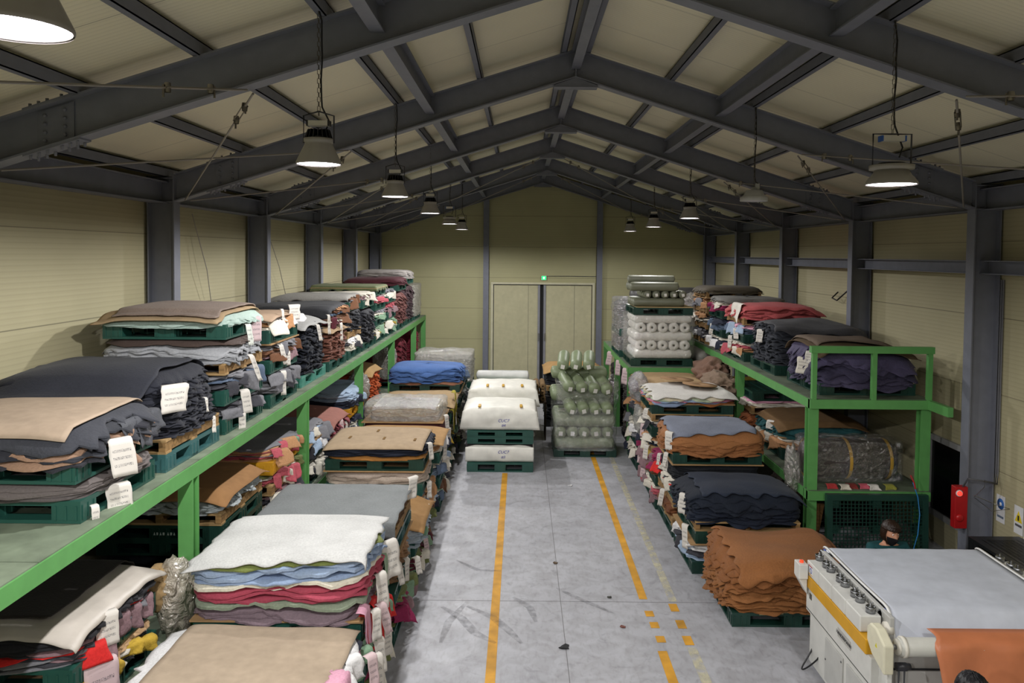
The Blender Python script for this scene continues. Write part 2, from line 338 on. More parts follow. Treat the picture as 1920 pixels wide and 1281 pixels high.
# ---------------------------------------------------------------- high bay lamps
chainm = mat('6f6a60','metal',.4); blackm = mat('15161a','plastic'); refl = mat('9d9a94','paint',.35)
lens_on = emit('fff6ff', 9); lens_dim = mat('c9ccd4','plastic')
def lamp(x, y, zr_, rad, on, style, label, power=LAMP_W):
    e = empty('high_bay_lamp', (x,y,zr_), label, 'ceiling lamp', 'high bay lamps hanging from the roof')
    ztop = zr(x)+RD-zr_
    m = MB()
    if style==0: prof = [(rad*.98,.0),(rad,.004),(rad,.014),(rad*.62,.135),(rad*.6,.15),(rad*.66,.152),(rad*.66,.175),(.02,.176)]
    elif style==1: prof = [(rad*.98,0),(rad,.004),(rad,.012),(rad*.85,.05),(rad*.6,.09),(rad*.55,.10),(rad*.85,.105),(rad*.86,.135),(.02,.14)]
    else: prof = [(rad*.98,0),(rad,.01),(rad,.045),(rad*.8,.06),(.02,.065)]
    m.lathe(prof, n=36); m.lathe([(rad*.96,.004),(rad*.58,.12),(0,.125)], n=36); m.build('reflector', refl if style!=2 else mat('c2c4c4','paint'), e)
    m = MB(); m.lathe([(rad*.95,.006),(0,.010)], n=36); m.build('lens', lens_on if on else lens_dim, e)
    h = prof[-1][1]
    m = MB(); m.lathe([(rad*.5,h),(rad*.5,h+.012),(0,h+.012)], n=20)
    if style==0:
        for k in range(18):
            a = k*math.pi/9; c_, s_ = math.cos(a), math.sin(a); q = rad*.62
            m.prism([(0,0,h),(q*c_,q*s_,h),(q*.8*c_,q*.8*s_,h+.06),(0,0,h+.06)], (-s_*.003,c_*.003,0), (s_*.003,-c_*.003,0))
    m.build('heat_sink', blackm, e)
    if style!=2:
        m = MB(); w = rad*.62; zz = h+ (.085 if style==0 else .16)
        m.box(-w*.7, w*.7, -.03, .03, zz, zz+.035); m.build('driver_box', mat('c9c6bb','paint'), e)
        for q in ((-w*.7-.012,-w*.7),(w*.7,w*.7+.012)): m = MB(); m.box(q[0],q[1],-.031,.031,zz-.002,zz+.037); m.build('driver_cap', mat('2a56a0' if style==1 else '202024','plastic'), e)
        m = MB(); w2 = rad*.68 if style==0 else rad*.78; zb = zz+.05 if style==1 else zz+.07
        m.tube([(-w2,0,h-.03),(-w2,0,zb),(0,0,zb+(.03 if style==0 else .0)),(w2,0,zb),(w2,0,h-.03)], .006, 6); m.build('bracket', darksteel, e)
    else:
        m = MB(); m.lathe([(.05,h),(.05,h+.03),(.03,h+.05),(.03,h+.09),(0,h+.09)], n=14); m.box(.01,.055,-.02,.02,h+.04,h+.13); m.build('driver_box', mat('aaacac','paint'), e); zb = h+.09
    m = MB(); z = zb; k = 0
    while z < ztop:
        d = .009
        m.tube([(-d if k%2 else 0, 0 if k%2 else -d, z),(-d if k%2 else 0, 0 if k%2 else -d, z+.035)], .0022, 4); m.tube([(d if k%2 else 0, 0 if k%2 else d, z),(d if k%2 else 0, 0 if k%2 else d, z+.035)], .0022, 4); z += .031; k += 1
    m.build('chain', chainm, e)
    m = MB(); rnd = random.Random(int(y*10)); pts = [(rad*.3,0,h+.05),(rad*.45,.01,h+.12),(.02,.012,zb+.06)]
    z = zb+.12
    while z < ztop: pts.append((.013+rnd.uniform(-.009,.009), .01+rnd.uniform(-.006,.006), z)); z += .13
    pts.append((.0,.0,ztop+.02)); m.tube(pts, .006, 6); m.build('power_cable', blackm, e)
    if on:
        ld = bpy.data.lights.new('lamp_light','SPOT'); ld.energy = power; ld.spot_size = R(174); ld.spot_blend = .3; ld.shadow_soft_size = .045; ld.color = (1,.985,.975)
        lo = bpy.data.objects.new('lamp_light', ld); C.objects.link(lo); lo.parent = e; lo.location = (0,0,-.055)
wh = ['one','two','three','four','five','six']
for i, y in enumerate((-1.0, 2.12, 5.30, 8.50, 11.78, 14.95, 18.05)):
    lamp(-1.385, y, (4.25,4.235,4.235,4.25,4.24,4.2,4.19)[i], (.15,.15,.152,.148,.15,.15,.15)[i], True, (0,0,0,0,0,1,0)[i],
         ['white high bay lamp behind the viewpoint on the left','bright high bay lamp cut off by the top left corner','big finned high bay lamp in the left row, large and clear','high bay lamp on the left, next beyond the big finned one','third lamp of the left row, above the left shelf end','wire bracket lamp near the end wall, left of its twin','small lamp deepest in the left row before the end wall'][i], power=LAMP_W*(1.5,1.8,1.15,1,1.05,1.05,1.1)[i])
for i, y in enumerate((-1.0, 2.12, 5.38, 8.55, 11.8, 15.0, 18.2)):
    lamp(2.56, y, (4.25,4.2,4.14,4.24,4.2,4.18,4.19)[i], (.15,.15,.170,.15,.15,.15,.15)[i], i!=3, (0,0,1,2,0,0,0)[i],
         ['white high bay lamp behind the viewpoint on the right','high bay lamp beyond the frame at the upper right','big lamp with a blue capped driver box, upper right','unlit grey disc lamp in the right row','third lamp of the right row above the coral hides','fourth lamp in the right row near the end wall','small lamp deepest in the right row by the end wall'][i], power=LAMP_W*(.5,.8,.14,0,.28,.4,.5)[i])
# ---------------------------------------------------------------- racks
GR = '3f8a45'
green = mat('5c9a55','paint',.5); deckm = mat('77836f','dusty')
def post(e, x, y, z0, z1, w=.12):
    m = MB(); m.box(x-w/2,x+w/2,y-w/2,y-w/2+.012,z0,z1); m.box(x-w/2,x+w/2,y+w/2-.012,y+w/2,z0,z1); m.box(x-.005,x+.005,y-w/2+.012,y+w/2-.012,z0,z1)
    m.build('post', green, e)
def rack(label, xe, xb, y0, y1, levels, posts, zt, group, end_guard=False, bh=.11):
    e = empty('storage_rack', (xe, y0, 0), label, 'rack', group); s = 1 if xb > xe else -1; d = abs(xb-xe)
    for y in posts:
        post(e, s*.06, y-y0, 0, zt-bh); post(e, s*(d-.06), y-y0, 0, zt-bh)
    for z in levels:
        for xx in (0, s*(d-.06)):
            m = MB(); m.box(min(xx,xx+s*.06), max(xx,xx+s*.06), 0, y1-y0, z-bh, z); m.build('beam', green, e)
        m = MB(); m.box(min(0,s*d), max(0,s*d), -.02, .05, z-bh, z-.001); m.build('end_beam', green, e)
        m = MB(); n = int((y1-y0)/1.05)
        for k in range(n+1):
            ya = k*1.05+.006; m.box(min(s*.012,s*d), max(s*.012,s*d), ya, min(ya+1.038, y1-y0), z, z+.008)
        m.build('deck', deckm if not end_guard else mat('5f6a58','dusty'), e)  # guard-rail rack gets a darker deck copy, its weaker light put into the colour
    if end_guard:
        zt2 = levels[-1]
        for xx in (s*.02, s*(d*.5), s*(d-.07)):
            m = MB(); m.box(xx, xx+s*.055 if s>0 else xx, -.02, .035, zt2, zt2+.60) if s>0 else m.box(xx-.055, xx, -.02,.035, zt2, zt2+.6); m.build('guard_post', green, e)
        m = MB(); m.box(0, s*d, -.03, .045, zt2+.56, zt2+.64); m.build('guard_rail', green, e)
    return e
rack('long green steel rack along the left wall, piled with leather', -2.6, -3.82, 1.0, 21.2, (.64, 1.93), [2.95,6.16,9.43,12.7,15.9,19.2,21.1], 1.93, 'green racks along the walls')
rr_ = rack('green steel rack by the right wall with a guard rail end', 3.47, 4.94, 9.2, 16.0, (.82, 1.93), [9.28,12.35,15.9], 1.93, 'green racks along the walls', True)
rack('low green rack at the back right under the white rolls', 2.0, 3.35, 14.2, 18.5, (1.56,), [14.3,16.3,18.4], 1.56, 'green racks along the walls')
m = MB(); m.box(4.88,4.94,8.75,9.2,1.82,1.93); tag(m.build('rack_tie_beam', green), 'short green beam tying the right rack to the wall column', 'beam')
# ---------------------------------------------------------------- pallets
PALC = {'g':mat('234f45','plastic'), 'b':mat('3a6465','plastic'), 'k':mat('17181a','plastic'), 'd':mat('1b3d34','plastic'), 'y':mat('c99324','plastic'), 'l':mat('4f8f80','plastic')}
PM = {}
def pallet_mesh(w, d, h, c):
    key = (round(w,2), round(d,2), h, c)
    if key in PM: return PM[key]
    m = MB(); bh = h-.03
    m.box(-w/2,w/2,-d/2,-d/2+.1,bh,h); m.box(-w/2,w/2,d/2-.1,d/2,bh,h); m.box(-w/2,-w/2+.1,-d/2+.1,d/2-.1,bh,h); m.box(w/2-.1,w/2,-d/2+.1,d/2-.1,bh,h)
    n = 7
    for k in range(n): 
        x = -w/2+.1+(w-.2)*(k+.5)/n; m.box(x-.045,x+.045,-d/2+.1,d/2-.1,bh+.004,h)
    cw = .2
    for ix in (-1,0,1):
        for iy in (-1,0,1):
            cx = ix*(w/2-cw/2*.9); cy = iy*(d/2-cw/2*.9); a = cw*.45
            x0,x1,y0,y1 = cx-a,cx+a,cy-a,cy+a
            m.box(x0,x1,y0,y1,.02,bh)
            for (u0,u1,v0,v1) in ((x0,x1,y0,y0),(x0,x1,y1,y1)):   # moulded ribs on the outer faces
                for q in (x0+.02, cx-.006, x1-.032): m.box(q,q+.012,v0-.006 if iy<0 else v1-.001, v0+.001 if iy<0 else v1+.006,.02,bh)
            for q in (y0+.02, cy-.006, y1-.032): m.box((x0-.006 if ix<0 else x1-.001),(x0+.001 if ix<0 else x1+.006),q,q+.012,.02,bh)
    for iy in (-1,0,1):
        cy = iy*(d/2-.06); m.box(-w/2,w/2,cy-.06,cy+.06,0,.022)
    for ix in (-1,0,1):
        cx = ix*(w/2-.06); m.box(cx-.06,cx+.06,-d/2+.12,d/2-.12,.001,.021)
    for k in range(9):
        x = -w/2+w*(k+.5)/9; m.box(x-.004,x+.004,-d/2+.2,-d/2+.204,.03,bh)
    PM[key] = m.mesh('plastic_pallet', PALC[c]); return PM[key]
WC = mat('a88a5e','wood'); WC2 = mat('94744a','wood')
def plastic(x0,x1,y0,y1,z,c,label,h=.14,rz=0):
    o = link('plastic_pallet', pallet_mesh(x1-x0, y1-y0, h, c)); o.location = ((x0+x1)/2,(y0+y1)/2,z); o.rotation_euler = (0,0,rz)
    return tag(o, label, 'pallet', 'plastic pallets')
WP = {}
def wooden(x0,x1,y0,y1,z,label,h=.11,rz=0):
    w, d = x1-x0, y1-y0; key = (round(w,2),round(d,2),h)
    if key not in WP:
        parts = []
        for k in range(6):
            m = MB(); y = -d/2+.05+(d-.1)*k/5; m.box(-w/2,w/2,y-.05,y+.05,h-.018,h); parts.append(('top_board', m.mesh('top_board', WC)))
        for k in (-1,0,1):
            m = MB(); x = k*(w/2-.03); m.box(x-.025,x+.025,-d/2,d/2,.018,h-.018); parts.append(('stringer', m.mesh('stringer', WC2)))
        for k in range(3):
            m = MB(); y = (-1+k)*(d/2-.05); m.box(-w/2,w/2,y-.05,y+.05,0,.018); parts.append(('bottom_board', m.mesh('bottom_board', WC)))
        WP[key] = parts
    e = empty('wooden_pallet', ((x0+x1)/2,(y0+y1)/2,z), label, 'pallet', 'wooden pallets', rz)
    for n_, me in WP[key]: link(n_, me, e)
    return e
# ---------------------------------------------------------------- hides, piles, sheets
rng = np.random.default_rng(7); rnd = random.Random(11)
def wav(n=5, lo=2, hi=7, seed=None):
    """smooth periodic noise of angle"""
    k = rng.integers(lo, hi+1, n); a = rng.uniform(.4,1,n)/n*1.6; p = rng.uniform(0,6.28,n)
    return lambda th: sum(a[i]*np.sin(k[i]*th+p[i]) for i in range(n))
def fld(n=4, s=2.2):
    kx = rng.uniform(-s,s,n); ky = rng.uniform(-s,s,n); p = rng.uniform(0,6.28,n)
    return lambda x,y: sum(np.sin(kx[i]*x+ky[i]*y+p[i]) for i in range(n))/n
class Pile:
    """layered sheets over a rectangle; every sheet follows one height field so layers never cross"""
    def __init__(s, x0,x1,y0,y1,z0,h,n,dome=.12,sag=.8,over=.02,rag=.03,wave=.12,crisp=.3,lean=(0,0),N=72,p=6):
        s.c = ((x0+x1)/2,(y0+y1)/2); s.a = (x1-x0)/2; s.b = (y1-y0)/2; s.z0=z0; s.h=h; s.n=n; s.dome=dome; s.sag=sag; s.over=over; s.rag=rag
        s.crisp=crisp; s.lean=lean; s.N=N; s.p=p; s.f = fld(); s.wave=wave; q_ = rng.uniform(.45,1.7,n); s.t = np.cumsum(q_)/q_.sum(); s.low = wav(5,2,6); s.mid = wav(6,5,14); s.ed = wav(4,3,9)
    def rho(s, x, y): return (np.abs((x-s.c[0])/s.a)**s.p+np.abs((y-s.c[1])/s.b)**s.p)**(1/s.p)
    def z(s, x, y, t):
        r = s.rho(x,y); o = np.maximum(0, r-.93)*min(s.a,s.b)
        T = t*s.h*(1+s.wave*s.f(x*2,y*2)*np.minimum(1,r))
        return s.z0+T*(1-s.dome*np.minimum(r,1.12)**3)-s.sag*o**1.1*(.35+.65*t)
    def top(s): return lambda x,y: s.z(np.asarray(x,float), np.asarray(y,float), 1.0)
    def sheet(s, k, mb, mi=0, th=None, grow=0):
        n = s.n; N = s.N; t1 = float(s.t[k]); pitch = s.h*float(s.t[k]-(s.t[k-1] if k else 0)); th = th or pitch*.62; pitch = min(pitch, 1.2*s.h/n)
        A = np.linspace(0,2*np.pi,N,endpoint=False); cs, sn = np.cos(A), np.sin(A)
        r0 = (np.abs(cs/s.a)**s.p+np.abs(sn/s.b)**s.p)**(-1/s.p)
        sd_ = (np.abs(cs*r0/s.a)**s.p); sd_ = sd_/(sd_+(np.abs(sn*r0/s.b)**s.p)); hf = .3+.7*sd_      # folded edges face sideways, smooth edges the front
        e = s.over + grow + s.rag*(.8*s.low(A)+.6*s.mid(A)*hf+.7*wav(4,3,9)(A)+1.9*(1-hf)*np.maximum(-.2,wav(4,2,7)(A))+1.1*hf*wav(6,12,34)(A))
        jit = pitch*s.crisp*(hf*wav(6,12,34)(A)*1.5+(1-hf)*wav(4,3,9)(A)*1.6)
        V = []; rings = [(0.001,0),(.55,0),(.86,0),(.95,.3),(1,.8)]
        cx = s.c[0]+s.lean[0]*t1+rng.uniform(-.008,.008); cy = s.c[1]+s.lean[1]*t1+rng.uniform(-.008,.008)
        pts = []
        for q,(t,w) in enumerate(rings):
            rr = r0*t + (e if q==4 else (e*.55 if q==3 else 0))
            x = cx+cs*rr; y = cy+sn*rr; zz = s.z(x-s.lean[0]*t1,y-s.lean[1]*t1,t1)+jit*w
            if q==4: zz = zz-abs(th)*.25
            pts.append((x,y,zz))
        x,y,zz = pts[-1]; rings2 = [(x,y,zz-th*.7)]
        x,y,zz = pts[2]; rings2.append((x,y,zz-th))
        allr = pts+rings2
        for (x,y,zz) in allr: V += list(zip(x,y,zz))
        Fc = [(i*N+k2, i*N+(k2+1)%N, (i+1)*N+(k2+1)%N, (i+1)*N+k2) for i in range(len(allr)-1) for k2 in range(N)]
        Fc.append(tuple(range(N))[::-1]); Fc.append(tuple((len(allr)-1)*N+i for i in range(N)))
        q = 3*N; Fc = [f[::-1] if len(f)==4 else f for f in Fc]; mb.add(V, Fc, mi, True)
        for i_ in range(len(Fc)-3*N-2+N if False else 0): pass
        n0 = len(mb.sm)-len(Fc)
        for i_ in range(4*N, 6*N+2): mb.sm[n0+i_] = False
def hides(x0,x1,y0,y1,z,h,n,cols,names,where,indiv=False,kind='leather',**kw):
    """cols: list of hex cycled/at random, names: colour words. Returns top surface"""
    n = int(n*1.5) if not indiv else n
    if indiv: kw.setdefault('N',96)
    P = Pile(x0,x1,y0,y1,z,h,n,**kw)
    if indiv:
        for k in range(n):
            i = (k*len(cols)//n) if len(cols)>1 else 0
            mb = MB(); P.sheet(k, mb); o = mb.build('leather_hide', mat(cols[i],kind))
            nm = names[min(i,len(names)-1)]; tag(o, '%s leather hide lying in %s'%(nm, where), 'leather hide', '%s hides in %s'%(nm, where))
    else:
        mb = MB()
        for k in range(n):
            i = (k*len(cols)//n) if len(cols)<4 else rnd.randrange(len(cols))
            P.sheet(k, mb, i)
        o = mb.build('hide_pile', [mat(c,kind) for c in cols]); tag(o, '%s stacked in %s'%(names[0] if 'offcuts' in names[0] else names[0]+' leather hides', where), 'leather pile', None, 'stuff')
    return P
def drape(name, x0,x1,y0,y1,surf,ext,hexc,label,cat,group=None,kind='leather',th=.006,wob=.03,r=.03,nx=46,ny=46,wr=.007,lift=.008,corner=0,skew=(0,0,0,0),rot=0,roff=(0,0)):
    """a sheet laid on surf; beyond ext=(ex0,ex1,ey0,ey1) it hangs down"""
    ex0,ex1,ey0,ey1 = ext; V = []; f1 = fld(4,7); f2 = fld(5,16); w = [wav(5,2,8) for _ in range(4)]
    for j in range(ny+1):
        for i in range(nx+1):
            u,v = i/nx, j/ny
            X = x0+(x1-x0)*u; Y = y0+(y1-y0)*v
            ed = lambda q: wob*(.7*w[q](2*math.pi*(v if q<2 else u)*.8))
            X += (1-u)**3*ed(0)+u**3*ed(1); Y += (1-v)**3*ed(2)+v**3*ed(3)
            X += (skew[0]*(1-u)+skew[1]*u)*(1-v); Y += (skew[2]*(1-v)+skew[3]*v)*u
            if rot:
                cxm,cym = (x0+x1)/2,(y0+y1)/2; dx,dy = X-cxm,Y-cym; X = cxm+dx*math.cos(rot)-dy*math.sin(rot); Y = cym+dx*math.sin(rot)+dy*math.cos(rot)
            ox = max(ex0-X, X-ex1, 0); oy = max(ey0-Y, Y-ey1, 0); sx = -1 if X<ex0 else 1; sy = -1 if Y<ey0 else 1
            cx = min(max(X,ex0),ex1); cy = min(max(Y,ey0),ey1)
            def fold(o):
                if o<=0: return 0,0
                if o < r*1.571: return r*math.sin(o/r), r*(1-math.cos(o/r))
                return r, r+(o-r*1.571)
            hx,dx = fold(ox); hy,dy = fold(oy)
            px, py = cx+sx*hx, cy+sy*hy; dd = max(dx,dy)+.35*min(dx,dy)
            z = float(surf(px if ox==0 else cx, py if oy==0 else cy))+lift-dd
            wv = wr*(f1(X,Y)+.4*f2(X,Y)); edge = min(1,(ox+oy)*8)
            if dd > r: 
                if dx>=dy: px += sx*abs(wv)*1.6*edge*min(1,dd*6)
                if dy>=dx: py += sy*abs(wv)*1.6*edge*min(1,dd*6)
            z += abs(wv)*(1-.5*edge)
            V.append((px,py,z))
    Fc = [(j*(nx+1)+i, j*(nx+1)+i+1, (j+1)*(nx+1)+i+1, (j+1)*(nx+1)+i) for j in range(ny) for i in range(nx)]
    m = MB(); m.add(V, Fc, 0, True); o = m.build(name, mat(hexc,kind)); so = o.modifiers.new('thickness','SOLIDIFY'); so.thickness = th; so.offset = 1
    return tag(o, label, cat, group)
def patch(side, p, w, l, hexc, label, name='leather_flap', cat='leather scrap', group=None, kind='leather', curl=.06, yaw=0, droop=1.0, ink=False, tilt=0):
    """a piece sticking out of a pile edge and hanging: side = outward unit vector (x,y); p = root"""
    sx, sy = side; tx, ty = -sy, sx; nu, nv = 8, 10; V = []; f = wav(4,1,4); g2 = wav(4,1,4); g3 = wav(3,1,4)
    ph = rnd.uniform(0,6); L2 = l+.07; r = rnd.uniform(.012,.03) if not ink else .012; reach = .035 if ink else rnd.uniform(.03,.05)
    ang = (math.pi/2)*(.96 if ink else min(1,max(.55,droop)))*1.0; slant = 0 if ink else rnd.uniform(-.3,.3)*l
    for j in range(nv+1):
        v = j/nv
        for i in range(nu+1):
            u = i/nu-.5
            s_ = v*(L2+ (slant*u*2 + (0 if ink else .10*l*float(g2(u*4+ph))))*1.0)
            if s_ < reach: out, dn = s_-.035, 0
            elif s_ < reach+r*ang: a = (s_-reach)/r; out, dn = reach-.035+r*math.sin(a), r*(1-math.cos(a))
            else:
                q = s_-reach-r*ang; out = reach-.035+r*math.sin(ang)+q*math.cos(ang); dn = r*(1-math.cos(ang))+q*math.sin(ang)
            ww = w*((1+.10*float(f(v*4+ph))) if ink else (1+.3*float(f(v*3+ph))*v))
            out += .008*float(g3(v*4+u*3+ph))*v + curl*.35*(2*u)**2*v*(.3 if ink else 1)
            t = u*ww + tilt*v*l*.6
            V.append((p[0]+sx*out+tx*t, p[1]+sy*out+ty*t, p[2]-dn))
    Fc = [(j*(nu+1)+i, j*(nu+1)+i+1, (j+1)*(nu+1)+i+1, (j+1)*(nu+1)+i) for j in range(nv) for i in range(nu)]
    m = MB(); m.add(V, Fc, 0, True); o = m.build(name, (mat(hexc,kind) if not ink else tag_mat(hexc)))
    if ink:
        uv = o.data.uv_layers.new(name='uv')
        for lp in o.data.loops:
            k = lp.vertex_index; uv.data[lp.index].uv = ((k%(nu+1))/nu, 1-(k//(nu+1))/nv)
    so = o.modifiers.new('thickness','SOLIDIFY'); so.thickness = .0035 if not ink else .001
    return tag(o, label, cat, group)
TM = {}
def tag_mat(hexc):
    if hexc in TM: return TM[hexc]
    m = bpy.data.materials.new('handwritten_paper'); m.use_nodes = True; nt = m.node_tree; N = nt.nodes; L = nt.links; b = N['Principled BSDF']; b.inputs['Roughness'].default_value = .8
    uv = N.new('ShaderNodeUVMap'); sp = N.new('ShaderNodeSeparateXYZ'); L.new(uv.outputs[0], sp.inputs[0])
    def mth(op, a, c=None):
        x = N.new('ShaderNodeMath'); x.operation = op
        for i, v in enumerate((a,c)):
            if v is None: continue
            if hasattr(v,'is_output'): L.new(v, x.inputs[i])
            else: x.inputs[i].default_value = v
        return x.outputs[0]
    rows = mth('LESS_THAN', mth('ABSOLUTE', mth('SUBTRACT', mth('FRACT', mth('MULTIPLY', sp.outputs[1], 6.0)), .5)), .2)
    mp = N.new('ShaderNodeMapping'); mp.inputs['Scale'].default_value = (16,14,1); L.new(uv.outputs[0], mp.inputs[0])
    n = N.new('ShaderNodeTexNoise'); n.inputs['Scale'].default_value = 1.6; n.inputs['Detail'].default_value = 2; n.inputs['Distortion'].default_value = 1.5; L.new(mp.outputs[0], n.inputs[0])
    ink = mth('LESS_THAN', mth('ABSOLUTE', mth('SUBTRACT', n.outputs[0], .5)), .035)
    mg = mth('MULTIPLY', mth('LESS_THAN', mth('ABSOLUTE', mth('SUBTRACT', sp.outputs[0], .5)), .36), mth('LESS_THAN', mth('ABSOLUTE', mth('SUBTRACT', sp.outputs[1], .42)), .3))
    k = mth('MULTIPLY', mth('MULTIPLY', rows, ink), mg)
    mx = N.new('ShaderNodeMix'); mx.data_type = 'RGBA'; mx.inputs[6].default_value = lin(hexc); mx.inputs[7].default_value = lin('3a3a44'); L.new(k, mx.inputs[0]); L.new(mx.outputs[2], b.inputs['Base Color'])
    TM[hexc] = m; return m
SIDE = {'+x':(.8,-.6), '-x':(-.8,-.6), '-y':(0,-1)}
def paper(side, x, y, z, where, w=.1, l=.16, c='cfcac2', tilt=0, curl=.04):
    tilt += rnd.uniform(-.35,.35); curl += rnd.uniform(0,.05)
    nm = 'pink' if c=='c9b2b4' else 'white'
    return patch(SIDE[side], (x,y,z), w*rnd.uniform(.75,1.05), l*.92, c, '%s handwritten paper tag hanging from %s'%(nm,where), 'paper_tag', 'tag', 'handwritten tags on %s'%where, ink=True, tilt=tilt, curl=curl)
MIXC = {'rose':'b45560','pink':'d79fb4','olive':'6d7448','sage':'7d9b80','navy':'262b3b','cream':'d8d2c4','tan':'b3865f','brown':'6b4832','red':'cf2a28','mustard':'c3a23c','light blue':'9fb2c9','grey':'77777c','mauve':'8a6f74','white':'dddcdc','charcoal':'3c3c42','maroon':'5a2430','magenta':'8c2650','slate':'5b6a80'}
def mixed(x0,x1,y0,y1,z,h,n,names,where,flaps=None,nf=6,**kw):
    nf = max(1,int(nf*(.8 if y0<9.7 else .5)))
    kw = dict(dict(dome=.06,sag=.5,over=.0,rag=.05,wave=.15,crisp=.7,N=60), **kw)
    P = hides(x0,x1,y0,y1,z,h,n,[MIXC[q] for q in names],['mixed %s and %s leather offcuts'%(names[0],next((q for q in names if q!=names[0]),'dull'))],where,**kw)
    for s in (flaps or []):
        for i in range(nf):
            c = names[rnd.randrange(len(names))]; t = (i+rnd.uniform(.2,.8))/nf
            if s=='+x': p = (x1+.0, y0+.06+(y1-y0-.12)*t, z+h*rnd.uniform(.3,.95))
            elif s=='-x': p = (x0-.0, y0+.06+(y1-y0-.12)*t, z+h*rnd.uniform(.3,.95))
            else: p = (x0+.08+(x1-x0-.16)*t, y0, z+h*rnd.uniform(.3,.95))
            patch(SIDE[s], p, rnd.uniform(.09,.24), rnd.uniform(.06,.16), MIXC[c], '%s leather flap sticking out of %s'%(c, where), group='%s flaps on %s'%(c,where), curl=rnd.uniform(-.05,.06), droop=rnd.uniform(.6,1.1), tilt=rnd.uniform(-.4,.4))
    return P
def card(x0,x1,y0,y1,surf,ext,label,c='a8917a',**kw):
    kw = dict(dict(kind='card',th=.007,wob=.004,r=.12,wr=.006,nx=30,ny=30,lift=.012), **kw)
    return drape('cardboard_sheet',x0,x1,y0,y1,surf,ext,c,label,'cardboard','cardboard sheets',**kw)
flat = lambda z: (lambda x,y: z)
def stack(where, x0,x1,y0,y1,z,layers,side='+x',tags=()):
    """layers from the floor up; `where` names the stack in words"""
    top = flat(z); zs = []
    for L_ in layers:
        k = L_[0]; o = L_[1] if len(L_)>1 else None; kw = L_[-1] if isinstance(L_[-1],dict) else {}
        kw = dict(kw); dx = kw.pop('dx',0); X0,X1 = x0+dx+kw.pop('ix',0), x1+dx+kw.pop('jx',0); zs.append(z)
        if k=='P':
            c = L_[1]; desc = L_[2]; plastic(X0,X1,y0,y1,z,c,'%s plastic pallet %s in %s'%({'g':'green','d':'dark green','b':'blue green','k':'black','y':'yellow','l':'pale green'}[c],desc,where), rz=rnd.uniform(-.012,.012)); z += .14; top = flat(z)
        elif k=='W':
            wooden(X0,X1,y0,y1,z,'wooden pallet %s in %s'%(L_[1],where), rz=rnd.uniform(-.015,.015)); z += .11; top = flat(z)
        elif k=='B':   # board
            m = MB(); m.box(X0-.02,X1+.02,y0-.02,y1+.02,z+.001,z+.014); tag(m.build('cardboard_sheet', mat(kw.get('c','a88760'),'card')), 'flat brown cardboard %s in %s'%(L_[1],where), 'cardboard', 'cardboard sheets'); z += .016; top = flat(z)
        elif k=='H':
            _,h,n,cols,names = L_[:5]; q = dict(over=.01, rag=.03); q.update(kw)
            P = hides(X0,X1,y0,y1,z,h,n,cols,names,where,**q); z += h*(1-.35*P.dome); top = P.top()
        elif k=='M':
            _,h,n,names = L_[:4]; q = dict(flaps=[side]); q.update(kw)
            P = mixed(X0,X1,y0,y1,z,h,n,names,where,**q); z += h*.97; top = P.top()
        elif k=='C':
            lab = L_[1]; e_ = kw.pop('ext',.03); o_ = kw.pop('o',(.06,.06,.06,.06)); card(X0-o_[0],X1+o_[1],y0-o_[2],y1+o_[3],top,(X0-e_,X1+e_,y0-e_,y1+e_),lab,**kw); t0 = top; top = (lambda t0: (lambda x,y: np.asarray(t0(x,y))+.02))(t0); z += .02
        elif k=='S':
            _,hexc,lab = L_[:3]; e_ = kw.pop('ext',.03); o_ = kw.pop('o',(.06,.06,.1,.02))
            drape('leather_hide',X0-o_[0],X1+o_[1],y0-o_[2],y1+o_[3],top,(X0-e_,X1+e_,y0-e_,y1+e_),hexc,lab,'leather hide',**kw); t0 = top; top = (lambda t0: (lambda x,y: np.asarray(t0(x,y))+.012))(t0); z += .012
    for (t, zz, *r) in tags:
        xx = x1+.04 if side=='+x' else x0-.04
        kw = r[0] if r else {}
        kw = dict(kw); off = kw.pop('off',0)
        paper(side, xx+(off if side=='+x' else -off), y0+(y1-y0)*t, zz, where, **kw)
    return top, z
# ---------------------------------------------------------------- rolls
def roll_mesh(L_, r, hexc, kind, hole=False, n=20, wr=.004):
    prof = []; e = r*.45
    if hole: prof = [(r*.25, .02),(r*.25,0),(r*.6,-.008),(r*.9,.012),(r,e*.5)]
    else: prof = [(.002,.015),(r*.15,.0),(r*.45,.012),(r*.8,e*.5),(r*.97,e)]
    m = MB(); V = []; ns = 14; ring = list(prof)
    for k in range(1,ns): ring.append((r, e+(L_-2*e)*k/ns))
    ring += [(a, L_-h) for a,h in prof[::-1]]
    f1 = wav(5,3,10); f2 = wav(6,6,18)
    for q,(a,h) in enumerate(ring):
        for k in range(n):
            th = 2*math.pi*k/n; rr = a*(1+ .03*float(f1(th+h*3))+ (.05*float(f2(th)) if h<e*1.2 or h>L_-e*1.2 else .015*float(f2(th+h*9))))
            V.append((h-L_/2, rr*math.cos(th), rr*math.sin(th)))
    m.add(V, [(i*n+k, i*n+(k+1)%n, (i+1)*n+(k+1)%n, (i+1)*n+k)[::-1] for i in range(len(ring)-1) for k in range(n)], 0, True)
    m.add(V[:n], [tuple(range(n))], 0, True); m.add(V[-n:], [tuple(range(n))[::-1]], 0, True)
    return m.mesh('roll', mat(hexc,kind))
RM = {}
